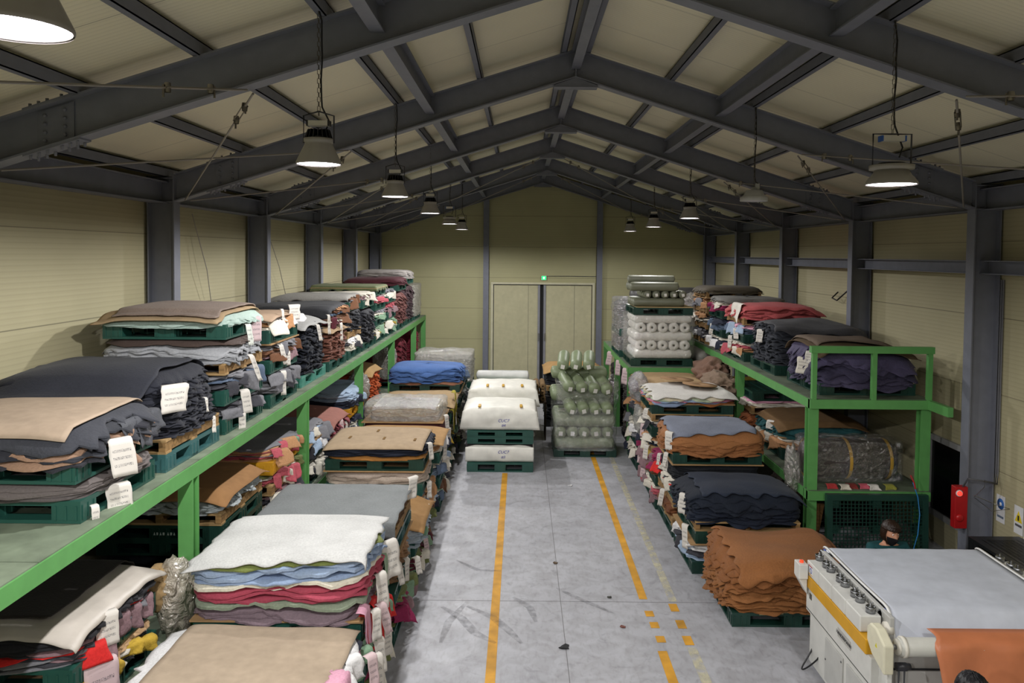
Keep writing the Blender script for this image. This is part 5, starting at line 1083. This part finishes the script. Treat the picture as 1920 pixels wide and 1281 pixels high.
for X0 in (.095, 1.69):
    for D in (6.75,6.59,6.50,6.30,6.21,6.02,5.93,5.75):
        m = MB(); m.lathe([(0,.0),(.036,.0),(.037,.046),(.033,.050),(.031,.044),(.006,.044),(.006,.072),(0,.072)],(0,0,0),'Z',24)
        o = mp('height_knob', m, chrome, 0); o.location = (X0, D-oy, .955)
for ya in (.25,.52,.79,1.05):
    m = MB(); m.tube([(.155,ya,.97),(.175,ya,.98),(.175,ya+.12,.98),(.155,ya+.12,.97)],.004,6); mp('handle',m,chrome,0)
# nameplate + sticker
m = MB(); m.box(-.004,.0,.36,.60,.60,.67); np_ = mp('nameplate', m, mat('b0aea8','paint'),0)
cu = bpy.data.curves.new('writing','FONT'); cu.body='HANDERMANN'; cu.size=.04; cu.extrude=.0005; cu.align_x='CENTER'; cu.materials.append(mat('2c2c30','flat')); to=bpy.data.objects.new('lettering',cu); C.objects.link(to); to.parent=np_; to.location=(-.006,.48,.622); to.rotation_euler=(math.pi/2,0,-math.pi/2)
m = MB(); m.box(-.003,.0,1.16,1.21,.63,.68); mp('dark_plate', m, mat('55564f','paint'),0)
m = MB(); m.box(-.013,-.01,1.13,1.21,.855,.935); s_ = mp('sticker', m, mat('d8d8dc','paper'),0)
m = MB(); m.box(-.0145,-.013,1.13,1.21,.925,.935); m.build('red_bar', mat('a03434','flat'), s_); m = MB(); m.box(-.0145,-.013,1.13,1.21,.855,.862); m.build('yellow_bar', yel, s_)
m = MB(); m.lathe([(.018,-.002),(.024,-.002),(.024,0),(.018,0)],(-.0135,1.16,.893),'X',16); m.build('blue_ring', mat('5a68a8','flat'), s_)
m = MB(); m.box(-.10,-.02,1.2,1.33,.80,.93); m.prism([(-.10,1.22,.80),(-.02,1.22,.80),(-.02,1.22,.66)],(0,0,0),(0,.1,0)); cb = mp('control_box', m, wp, .006)
m = MB(); m.lathe([(.018,0),(.018,.018),(0,.02)],(-.06,1.26,.93),'Z',12); m.build('red_button', emit('d8401c',.6), cb)
# belt
bx0,bx1 = .22,1.60; prof = [(1.42,.93),(1.455,.95),(1.46,.975),(1.44,.99),(1.40,.995),(1.05,.988),(.7,.985),(.30,.99),(.25,.985),(.215,.965),(.13,.82),(.12,.79),(.16,.76),(.3,.76),(1.3,.90)]
V=[]; nx=24
for (yy,zz) in prof:
    for i in range(nx+1): V.append((bx0+(bx1-bx0)*i/nx,yy,zz+.002*math.sin(i*1.3+yy*9)))
m = MB(); m.add(V,[(j*(nx+1)+i,(j+1)*(nx+1)+i,(j+1)*(nx+1)+i+1,j*(nx+1)+i+1) for j in range(len(prof)-1) for i in range(nx)],0,True)
belt = mat('c6cbd6','satin',.5); o = mp('conveyor_belt', m, belt, 0); so=o.modifiers.new('thickness','SOLIDIFY'); so.thickness=.005
for xx in (bx0-.012,bx1-.008):
    V=[]; 
    for (yy,zz) in prof[2:12]: V += [(xx,yy,zz+.006),(xx+.02,yy,zz+.006)]
    m=MB(); m.add(V,[(2*i,2*i+1,2*i+3,2*i+2) for i in range(9)],0,True); o=mp('belt_rim',m,mat('e2e2e0','satin'),0); so=o.modifiers.new('thickness','SOLIDIFY'); so.thickness=.012
for yy,zz in ((1.42,.95),(.26,.945)):
    m = MB(); m.lathe([(0,bx0-.02),(.036,bx0-.02),(.036,bx1+.02),(0,bx1+.02)],(0,yy,zz),'X',20); mp('belt_roller', m, chrome, 0)
    m = MB(); m.lathe([(0,bx0-.05),(.03,bx0-.05),(.035,bx0-.035),(.035,bx0-.022),(0,bx0-.022)],(0,yy,zz),'X',20); mp('bearing', m, mat('77797a','metal'), 0)
    m = MB(); m.lathe([(.03,bx0-.021),(.037,bx0-.02),(.037,bx0-.008),(.03,bx0-.008)],(0,yy,zz),'X',20); mp('blue_seal', m, mat('2448b8','plastic'), 0)
m = MB(); m.box(.17,.205,.1,1.4,.80,.985); mp('belt_side_frame', m, wp2)
m = MB(); m.box(1.62,1.655,.1,1.4,.80,.985); mp('belt_side_frame', m, wp2)
# front roller, end discs, cover
ry, rz_ = -.03, .835
m = MB(); m.lathe([(0,.17),(.062,.17),(.066,.18),(.066,1.62),(0,1.62)],(0,ry,rz_),'X',32); mp('feed_roller', m, mat('c4c4bc','satin',.4),0)
m = MB(); m.lathe([(0,.155),(.055,.155),(.055,.175),(0,.175)],(0,ry,rz_),'X',28); m.lathe([(.062,.19),(.074,.19),(.074,.215),(.062,.215)],(0,ry,rz_),'X',28); mp('roller_flange', m, mat('dcd8cc','paint'),0)
m = MB(); m.lathe([(0,.11),(.018,.11),(.018,.156),(0,.156)],(0,ry,rz_),'X',12); mp('roller_shaft', m, chrome,0)
m = MB(); m.lathe([(0,.15),(.05,.15),(.05,.20),(0,.20)],(0,.14,.885),'X',24); mp('guide_wheel', m, mat('dcd8cc','paint'),0)
m = MB(); pts = [(0,-.17,.78),(0,-.17,.95),(0,-.10,1.0),(0,.03,1.0),(0,.08,.95),(0,.08,.83),(0,.0,.72),(0,-.13,.70)]
pts = [(0,-.17,.70),(0,.02,.76),(0,.10,.83),(0,.10,.93),(0,.05,.975),(0,-.04,.975),(0,-.17,.91)]
m.prism(pts,(.0,0,0),(.075,0,0)); cv = mp('motor_cover', m, crm, .012)
m = MB(); m.prism([(-.002,-.07,.845),(-.002,-.04,.845),(-.002,-.055,.875)],(0,0,0),(.002,0,0)); m.build('warning_sticker', mat('c8c020','flat'), cv)
m = MB(); m.box(.10,1.66,.1,.14,.04,.72); mp('front_panel', m, wp2)
m = MB(); m.box(.12,1.64,.085,.099,.60,.61); mp('panel_slot', m, mat('1c1c1e','flat'),0)
m = MB(); m.lathe([(0,0),(.03,0),(.03,.07),(.024,.08),(.024,.10),(0,.10)],(.15,-.05,.70),'X',16); mp('small_motor', m, mat('2a2b30','plastic'),0)
for xx in (.17,.21): m = MB(); m.tube([(xx,-.05,.69),(xx,-.05,.45),(xx,.1,.40)],.008,8); mp('air_pipe', m, mat('55575c','plastic'),0)
m = MB(); m.box(.06,.10,-.1,.14,.3,.70); mp('front_bracket', m, wp)
m = MB(); m.tube([(.05-.13*math.sin(t_*math.pi/14), 1.22-.16*t_/14, .2-.17*math.sin(t_*math.pi/14)**.8) for t_ in range(15)],.007,8); mp('power_cable', m, blackm,0)
for yy in (.2,1.15):
    for xx in (.1,1.65): m = MB(); m.lathe([(0,0),(.03,0),(.03,.012),(.012,.014),(.012,.05),(0,.05)],(xx,yy,0),'Z',12); mp('levelling_foot', m, mat('6a6a6a','metal'),0)
# brown leather running over the roller
V=[]; nx=30; path=[(.06,.93),(.0,.922),(-.03,.914),(-.06,.908),(-.086,.891),(-.103,.862),(-.11,.83),(-.114,.76),(-.13,.64),(-.16,.5),(-.18,.36),(-.16,.26)]
for j,(yy,zz) in enumerate(path):
    for i in range(nx+1):
        u=i/nx; V.append((2.99+(1.16+.02*math.sin(j))*u+.02*math.sin(j*.9)*(1-u), 5.5+yy+(.012*math.sin(u*17+j*.5)*(j>3)), zz))
m = MB(); m.add(V,[(j*(nx+1)+i,(j+1)*(nx+1)+i,(j+1)*(nx+1)+i+1,j*(nx+1)+i+1) for j in range(len(path)-1) for i in range(nx)],0,True)
o = m.build('leather_hide', mat('c1764f','satin',.4)); so=o.modifiers.new('thickness','SOLIDIFY'); so.thickness=.003; tag(o,'smooth orange brown leather hide hanging over the machine feed roller','leather hide')
# ================================================================ wall items
def boxobj(name,x0,x1,y0,y1,z0,z1,mt,label,cat,par=None,bw=0):
    m=MB(); m.box(x0,x1,y0,y1,z0,z1); o=m.build(name,mt,par)
    if bw: bevel(o,bw)
    return tag(o,label,cat) if not par else o
fb = empty('fire_alarm_box',(5.0,8.54,.62),'red fire alarm box with glowing red lamp on the right column','fire alarm')
boxobj('box',-.14,.0,-.02,.07,0,.47,mat('a81418','paint'),None,None,fb,.006)
m=MB(); m.lathe([(0,-.03),(.022,-.028),(.026,-.0),(0,0)],(-.10,-.02,.40),'Y',16); m.build('glowing_lamp', emit('ff2018',4), fb)
m=MB(); m.lathe([(.027,-.012),(.038,-.010),(.038,0),(.027,0)],(-.10,-.02,.40),'Y',18); m.build('lamp_ring', mat('cfcfcf','paint'), fb)
m=MB(); m.lathe([(0,-.016),(.03,-.016),(.042,-.006),(.042,0)],(-.085,-.02,.12),'Y',18); m.build('call_point', mat('b5181c','plastic'), fb)
sg = empty('safety_sign',(XR-.004,8.45,.72),'white sign with a blue disc on the right wall','sign')
boxobj('board',-.003,0,-.075,.075,0,.30,mat('d4d6d8','paper'),None,None,sg)
m=MB(); m.lathe([(0,-.005),(.06,-.005),(.06,-.003)],(0,0,.205),'X',24); m.build('blue_disc', mat('2f62a8','flat'), sg)
m=MB(); m.lathe([(0,-.007),(.02,-.007),(.02,-.005)],(0,0,.205),'X',12); m.build('white_mark', mat('e0e2e4','flat'), sg)
for k in range(7): m=MB(); m.box(-.005,-.003,-.055+.016*k,-.043+.016*k,.05,.075); m.build('letter_stroke', mat('55657a','flat'), sg)
sg = empty('warning_sign',(XR-.004,8.14,.70),'white sign with a yellow warning triangle on the right wall','sign')
boxobj('board',-.003,0,-.075,.075,0,.30,mat('d4d6d8','paper'),None,None,sg)
m=MB(); m.prism([(-.005,-.06,.13),(-.005,.06,.13),(-.005,0,.25)],(0,0,0),(.002,0,0)); m.build('yellow_triangle', mat('d8c020','flat'), sg)
m=MB(); m.box(-.007,-.005,-.012,.012,.145,.2); m.build('black_mark', mat('26261c','flat'), sg)
for k in range(7): m=MB(); m.box(-.005,-.003,-.055+.016*k,-.043+.016*k,.08,.105); m.build('letter_stroke', mat('44444a','flat'), sg)
ex = empty('exit_sign',(.635,YE-.03,2.92),'small lit green exit sign above the sliding door','sign')
boxobj('case',-.07,.07,-.02,.02,0,.12,mat('c8cac4','plastic'),None,None,ex)
boxobj('lit_panel',-.062,.062,-.022,-.02,.008,.112,emit('18b860',1.6),None,None,ex)
m=MB(); m.box(-.012,.014,-.024,-.022,.03,.09); m.box(-.03,.03,-.024,-.022,.055,.065); m.build('running_figure', emit('e8ffe8',2), ex)
m=MB(); m.tube([(.70,YE-.02,3.03),(1.3,YE-.02,3.035),(2.08,YE-.02,3.03)],.008,6); tag(m.build('cable_conduit',darksteel),'thin cable running from the exit sign to the right post','conduit')
m=MB(); 
for yy in (8.5,8.535): m.tube([(5.31,yy,3.4),(5.31,yy,1.25),(5.27,yy-.06,1.15),(5.1,8.46,1.18),(4.96,8.46,1.20),(4.93,8.5,1.1)],.010,8)
tag(m.build('cable_conduit',mat('5a5a5e','paint')),'pair of grey conduits running down the nearest right column to the alarm box','conduit')
m=MB(); m.tube([(5.02,8.44,1.02),(5.25,8.42,.93),(5.33,8.3,.92),(5.2,8.4,.86),(5.02,8.44,1.0),(5.12,8.42,1.12),(5.12,8.42,1.2)],.004,6); tag(m.build('wire_hanger',mat('b0b0b0','metal')),'wire clothes hanger hooked on the right column conduits','hanger')
m=MB(); m.tube([(4.62,8.98,1.0),(4.66,8.94,.84),(4.67,8.9,.65),(4.60,8.8,.45),(4.5,8.7,.3)],.006,8); tag(m.build('air_hose',mat('1c78b8','plastic')),'thin blue air hose hanging in front of the grid pallet','hose')
m=MB(); m.tube([(4.60,9.0,1.08),(4.63,8.97,1.0),(4.64,8.96,.93)],.010,8); tag(m.build('red_hose_end',mat('a02020','plastic')),'red hose fitting above the blue air hose','hose')
for i,(x,y,z) in enumerate(((5.05,7.4,0),(5.05,7.4,.14),(5.05,7.4,.28),(5.05,7.4,.42),(5.02,7.42,.56))):
    plastic(x-.27,x+.27,y-.65,y+.65,z,'k','black pallet by the right wall behind the machine, %s of five'%['bottom','second','middle','fourth','top'][i])
for i in range(3):
    plastic(4.62,4.76,7.0+.02*i,8.1,.0+.14*i,'k','narrow black pallet beside the machine rear, %s of three'%['bottom','middle','top'][i])
# hanging wires near the left columns, and wall hook on the right
for i,(x,y0,y1) in enumerate(((-4.08,12.3,13.4),(-4.08,9.6,10.2))):
    m=MB(); m.tube([(x,y0,4.1),(x+.06,(y0+y1)/2,3.4),(x,y1,2.9)],.006,6); tag(m.build('wall_brace_rod',rodm),['thin brace rod against the left wall in the third bay','thin brace rod against the left wall in the second bay'][i],'brace')
m=MB(); m.tube([(5.3,12.9,3.05),(5.2,12.9,2.95),(5.2,12.7,2.92),(5.3,12.5,3.1)],.012,6); tag(m.build('wall_hook',blackm),'bent black hook on the right wall above the rack','hook')
# ================================================================ people
def head_pt(u, v, off=0):
    """u: angle round (0 = face front), v: 0 chin .. 1 crown"""
    a = math.pi*(v-.5); cz = math.sin(a); r = math.cos(a); fx = math.sin(u); fy = -math.cos(u)
    w = .074*(1-.26*max(0,.5-v)*2*(1 if True else 0)); d = .092*(1-.05*max(0,.5-v)*2)
    x = w*r**.85*fx; y = d*r**.85*fy; z = .115*cz
    front = max(0,-fy*-1*-1) if False else max(0, math.cos(u))
    if front > .3 and v < .52: y -= .008*front*(1-abs(v-.25)*2)
    nose = math.exp(-((u)/.16)**2)*math.exp(-((v-.40)/.065)**2); y -= .022*nose
    for s in (-1,1): y += .008*math.exp(-((u-s*.38)/.17)**2)*math.exp(-((v-.52)/.035)**2)
    y -= .004*math.exp(-((u)/.25)**2)*math.exp(-((v-.27)/.025)**2); y += .004*math.exp(-((u)/.2)**2)*math.exp(-((v-.30)/.01)**2)
    n = Vector((fx*r, fy*r, cz)).normalized() if r>1e-4 else Vector((0,0,cz))
    return Vector((x,y,z))+n*off
def head_grid(m, off, urange=(-math.pi,math.pi), vr=(0,1), nu=40, nv=30, offf=None, mi=0):
    V=[]
    for j in range(nv+1):
        for i in range(nu+1):
            u=urange[0]+(urange[1]-urange[0])*i/nu; v=vr[0]+(vr[1]-vr[0])*j/nv
            V.append(head_pt(u,v,off if not offf else offf(u,v)))
    m.add(V,[(j*(nu+1)+i,j*(nu+1)+i+1,(j+1)*(nu+1)+i+1,(j+1)*(nu+1)+i) for j in range(nv) for i in range(nu)],mi,True)
def skin_mesh(name, joints, edges, root, sub=2):
    me = bpy.data.meshes.new(name); me.from_pydata([j[0] for j in joints], edges, []); o = bpy.data.objects.new(name, me); C.objects.link(o)
    md = o.modifiers.new('skin','SKIN'); md.use_smooth_shade = True
    for i,j in enumerate(joints): me.skin_vertices[0].data[i].radius = (j[1], j[2] if len(j)>2 else j[1])
    me.skin_vertices[0].data[root].use_root = True
    s_ = o.modifiers.new('sub','SUBSURF'); s_.levels = sub; s_.render_levels = sub
    dg = bpy.context.evaluated_depsgraph_get(); ev = o.evaluated_get(dg); r = bpy.data.meshes.new_from_object(ev); bpy.data.objects.remove(o); return r
def merge(name, items, mats, parent=None):
    """items: (mesh or MB, matrix, material index)"""
    m = MB()
    for me, mx, mi in items:
        if isinstance(me, MB): m.add([mx@Vector(v) for v in me.v], me.f, mi, True)
        else: m.add([mx@v.co for v in me.vertices], [tuple(p.vertices) for p in me.polygons], mi, True)
    return m.build(name, mats, parent)
def hand(sgn, wrist, direc, up):
    """palm with four fingers and a thumb as skinned chains starting at the wrist"""
    d = Vector(direc).normalized(); up = Vector(up).normalized(); sd = d.cross(up).normalized()*sgn; W0 = Vector(wrist); js=[]; es=[]
    js.append((tuple(W0),.024,.02)); js.append((tuple(W0+d*.045),.034,.016)); es.append((0,1)); js.append((tuple(W0+d*.08),.036,.014)); es.append((1,2))
    for k,(o_,l) in enumerate(((-.028,.07),(-.009,.078),(.010,.074),(.028,.058))):
        b0=len(js); js.append((tuple(W0+d*.09+sd*o_),.009)); es.append((2,b0))
        js.append((tuple(W0+d*(.09+l*.5)+sd*o_*1.1-up*.012),.0085)); es.append((b0,b0+1)); js.append((tuple(W0+d*(.09+l*.9)+sd*o_*1.1-up*.035),.007)); es.append((b0+1,b0+2))
    b0=len(js); js.append((tuple(W0+d*.035-sd*.04),.012)); es.append((1,b0)); js.append((tuple(W0+d*.075-sd*.062-up*.01),.009)); es.append((b0,b0+1))
    return js, es
def person(name, label, base, rz, pose, shirt, vest, hairc, mask=None, headrot=(0,0,0), pony=False):
    e = empty(name, base, label, 'person', None, rz); sk = mat('c58f72','skin'); hips, neck = Vector(pose['hips']), Vector(pose['neck']); ch = hips.lerp(neck,.72)
    J=[(tuple(hips),.15,.11),(tuple(hips.lerp(neck,.4)),.125,.095),(tuple(ch),.15,.10),(tuple(neck),.055,.055),(tuple(neck+Vector(pose['head_dir'])*.09),.05,.055)]
    E_=[(0,1),(1,2),(2,3),(3,4)]
    for s in (-1,1):
        b=len(J); sh,el,wr = [Vector(q) for q in pose['arm'][s]]; J+=[(tuple(sh),.058),(tuple(sh.lerp(el,.5)),.05),(tuple(el),.042),(tuple(wr),.027)]; E_+=[(2,b),(b,b+1),(b+1,b+2),(b+2,b+3)]
        h,k,a,t = [Vector(q) for q in pose['leg'][s]]; b=len(J); J+=[(tuple(h),.095),(tuple(h.lerp(k,.5)),.085),(tuple(k),.06),(tuple(k.lerp(a,.35)),.062),(tuple(a),.038),(tuple(t),.035)]; E_+=[(0,b),(b,b+1),(b+1,b+2),(b+2,b+3),(b+3,b+4),(b+4,b+5)]
    body = skin_mesh('body', J, E_, 0)
    items=[(body, Matrix(), 0)]
    for s in (-1,1):
        sh,el,wr = [Vector(q) for q in pose['arm'][s]]; js,es = hand(s, wr, (wr-el), (0,0,1)); items.append((skin_mesh('hand',js,es,0,1), Matrix(), 0))
    hm = Matrix.Translation(Vector(pose['neck'])+Vector(pose['head_dir'])*pose.get('hoff',.175)) @ Matrix.Rotation(headrot[2],4,'Z') @ Matrix.Rotation(headrot[0],4,'X') @ Matrix.Rotation(headrot[1],4,'Y')
    hd = MB(); head_grid(hd,0)
    for s in (-1,1): hd.lathe([(.002,.012),(.016,.010),(.019,.003),(.014,0)],(s*.072 if s<0 else .066,.008,-.005),'X',12)
    items.append((hd, hm, 0)); b = merge('body', items, sk, e)
    def onhead(name, m, mt, th=0):
        o = merge(name, [(m, hm, 0)], mt, e)
        if th: so=o.modifiers.new('thickness','SOLIDIFY'); so.thickness=th
        return o
    for s in (-1,1):
        p = head_pt(s*.38,.52,0); m = MB(); m.lathe([(0,-.011),(.008,-.008),(.011,0),(.008,.008),(0,.011)],(p.x,p.y+.004,p.z),'Y',12); ey = onhead('eye', m, mat('e8e4dc','flat',.2))
        m = MB(); m.lathe([(0,-.0115),(.004,-.0105),(.005,-.009)],(p.x,p.y+.004,p.z),'Y',10); onhead('iris', m, mat('1c120c','flat',.2))
        m = MB(); q = [head_pt(s*(.2+.09*k),.575+.012*math.sin(k*.8),.003) for k in range(5)]; m.tube(q,.0032,5); onhead('eyebrow', m, mat('241812','hair'))
    m = MB(); q = [head_pt(-.22+.11*k,.29+.003*abs(k-2),.002) for k in range(5)]; m.tube(q,.004,6); onhead('lips', m, mat('9c5c50','skin'))
    hairm = mat(hairc,'hair',.4); m = MB()
    f = wav(6,5,18)
    head_grid(m, 0, (-math.pi,math.pi), (.60,1), 56, 16, lambda u,v: .012+.006*float(f(u*2+v*3))+.006*(1-abs(v-.8)))
    onhead('hair_top', m, hairm, .004)
    m = MB(); head_grid(m,0,(1.25,2*math.pi-1.25),(.28,.7),40,14,lambda u,v:.013+.005*float(f(u*2))); onhead('hair_back', m, hairm, .004)
    if mask or pony:
        for k in range(13):
            u0=-.75+k*.125; m=MB(); q=[head_pt(u0+.03*j*(1 if k>6 else -1)*.4,.74-.045*j,.014-.001*j) for j in range(4)]; m.tube(q,[.012,.011,.008,.003],6); onhead('fringe_lock', m, hairm)
        for s in (-1,1):
            m=MB(); m.tube([head_pt(s*1.25,.62,.01),head_pt(s*1.35,.45,.008),head_pt(s*1.3,.3,.006),head_pt(s*1.2,.15,.014)],[.012,.011,.009,.004],6); onhead('side_lock', m, hairm)
        m=MB(); m.tube([Vector((.03,.09,.01)),Vector((.07,.10,-.03)),Vector((.085,.09,-.08)),Vector((.08,.08,-.12))],[.02,.03,.026,.008],8); onhead('ponytail', m, mat('6b4426','hair'))
    if mask:
        m=MB(); head_grid(m,0,(-1.15,1.15),(.06,.44),24,14,lambda u,v:.006+.006*math.exp(-(u/.5)**2)); onhead('face_mask', m, mat('17171a','cloth'), .002)
    # clothes: slightly fuller skins over the torso and arms, trousers over the legs
    def cloth(nm, idx_pts, edges, c_):
        me = skin_mesh(nm, idx_pts, edges, 0); me.materials.clear(); me.materials.append(mat(c_,'cloth'))
        return link(nm, me, e)
    J2=[(tuple(hips),.165,.125),(tuple(hips.lerp(neck,.4)),.145,.11),(tuple(ch),.175,.12),(tuple(ch.lerp(neck,.9)),.10,.08)]; E2=[(0,1),(1,2),(2,3)]
    for s in (-1,1):
        sh,el,wr=[Vector(q) for q in pose['arm'][s]]; b_=len(J2); J2+=[(tuple(sh),.07),(tuple(sh.lerp(el,.5)),.062),(tuple(el),.055),(tuple(el.lerp(wr,.9)),.038)]; E2+=[(2,b_),(b_,b_+1),(b_+1,b_+2),(b_+2,b_+3)]
    cloth('shirt', J2, E2, shirt)
    if vest:
        J3=[(tuple(hips),.175,.135),(tuple(hips.lerp(neck,.4)),.155,.12),(tuple(ch),.168,.122),(tuple(ch.lerp(neck,.75)),.115,.095)]; E3=[(0,1),(1,2),(2,3)]
        for s in (-1,1): sh=Vector(pose['arm'][s][0]); J3.append((tuple(ch.lerp(sh,.75)+Vector((0,0,.01))),.072)); E3.append((2,len(J3)-1))
        cloth('vest', J3, E3, vest)
    J4=[(tuple(hips),.155,.12)]; E4=[]
    for s in (-1,1):
        h,k,a,t=[Vector(q) for q in pose['leg'][s]]; b_=len(J4); J4+=[(tuple(h),.105),(tuple(h.lerp(k,.5)),.095),(tuple(k),.072),(tuple(k.lerp(a,.9)),.055)]; E4+=[(0,b_),(b_,b_+1),(b_+1,b_+2),(b_+2,b_+3)]
    cloth('trousers', J4, E4, '23262e')
    for s in (-1,1):
        h,k,a,t=[Vector(q) for q in pose['leg'][s]]; me=skin_mesh('shoe',[(tuple(a-Vector((0,0,.03))),.045),(tuple(a.lerp(t,.5)-Vector((0,0,.03))),.043,.035),(tuple(t-Vector((0,0,.01))),.04,.025)],[(0,1),(1,2)],0); me.materials.clear(); me.materials.append(mat('2a2a2c','plastic')); link('shoe',me,e)
    return e
# seated woman behind the machine; local -y faces the camera
ps = dict(hips=(0,.05,.40),neck=(0,-.02,.70),head_dir=(0,-.25,.95),hoff=.135,
  arm={-1:((-.17,-.02,.66),(-.24,-.16,.44),(-.14,-.36,.48)),1:((.17,-.02,.66),(.24,-.16,.44),(.14,-.36,.48))},
  leg={-1:((-.09,.03,.38),(-.15,-.36,.42),(-.14,-.36,.06),(-.14,-.50,.045)),1:((.09,.03,.38),(.15,-.36,.42),(.14,-.36,.06),(.14,-.50,.045))})
person('person','person seated behind the machine in a grey vest and black face mask',(3.79,7.85,0),.05,ps,'1f4a4e','66676c','2a1c14',mask=True,headrot=(.05,.10,.18),pony=True)
st = empty('stool',(3.79,7.9,0),'low round stool under the seated person','stool'); m=MB(); m.lathe([(0,.24),(.16,.24),(.165,.26),(.15,.285),(0,.285)],n=24); m.build('seat',mat('2a2a2e','plastic'),st)
for k in range(4): a=math.pi/4+k*math.pi/2; m=MB(); m.tube([(.1*math.cos(a),.1*math.sin(a),.24),(.14*math.cos(a),.14*math.sin(a),0)],.011,8); m.build('leg',chrome,st)
ps2 = dict(hips=(0,0,.84),neck=(0,.03,1.33),head_dir=(0,.10,.98),
  arm={-1:((-.18,.02,1.26),(-.25,.10,1.0),(-.18,.36,.98)),1:((.18,.02,1.26),(.25,.10,1.0),(.18,.36,.98))},
  leg={-1:((-.09,0,.82),(-.11,.02,.45),(-.12,-.02,.08),(-.13,.12,.045)),1:((.09,0,.82),(.11,.02,.45),(.12,-.02,.08),(.13,.12,.045))})
# this pose faces +y already, so the head is turned to look at the machine
person('person','black-haired person standing at the bottom right corner, facing the machine',(2.34,3.85,0),0,ps2,'3a4250',None,'0e0e12',headrot=(0,0,math.pi)).scale = (.925,.925,.925)

for o in [o for o in SC.objects if o.type=='FONT']:     # lettering becomes plain mesh
    dg = bpy.context.evaluated_depsgraph_get(); me = bpy.data.meshes.new_from_object(o.evaluated_get(dg)); n_ = o.name.split('.')[0]
    q = bpy.data.objects.new(n_, me); C.objects.link(q); q.parent = o.parent; q.location = o.location; q.rotation_euler = o.rotation_euler; bpy.data.objects.remove(o)


for o in list(SC.objects):
    if o.get('label','').startswith('dark green plastic pallet upper in the pale folded pile'):
        for k in range(7):
            m = MB(); x = -.05+.028*k+(.012 if k>3 else 0); m.box(x,x+.017,-.5535,-.5525,.05,.075) if k%2 else m.prism([(x,-.5535,.05),(x+.018,-.5535,.05),(x+.009,-.5535,.078)],(0,0,0),(0,.001,0))
            m.build('printed_mark', mat('cfd8d4','flat'), o)
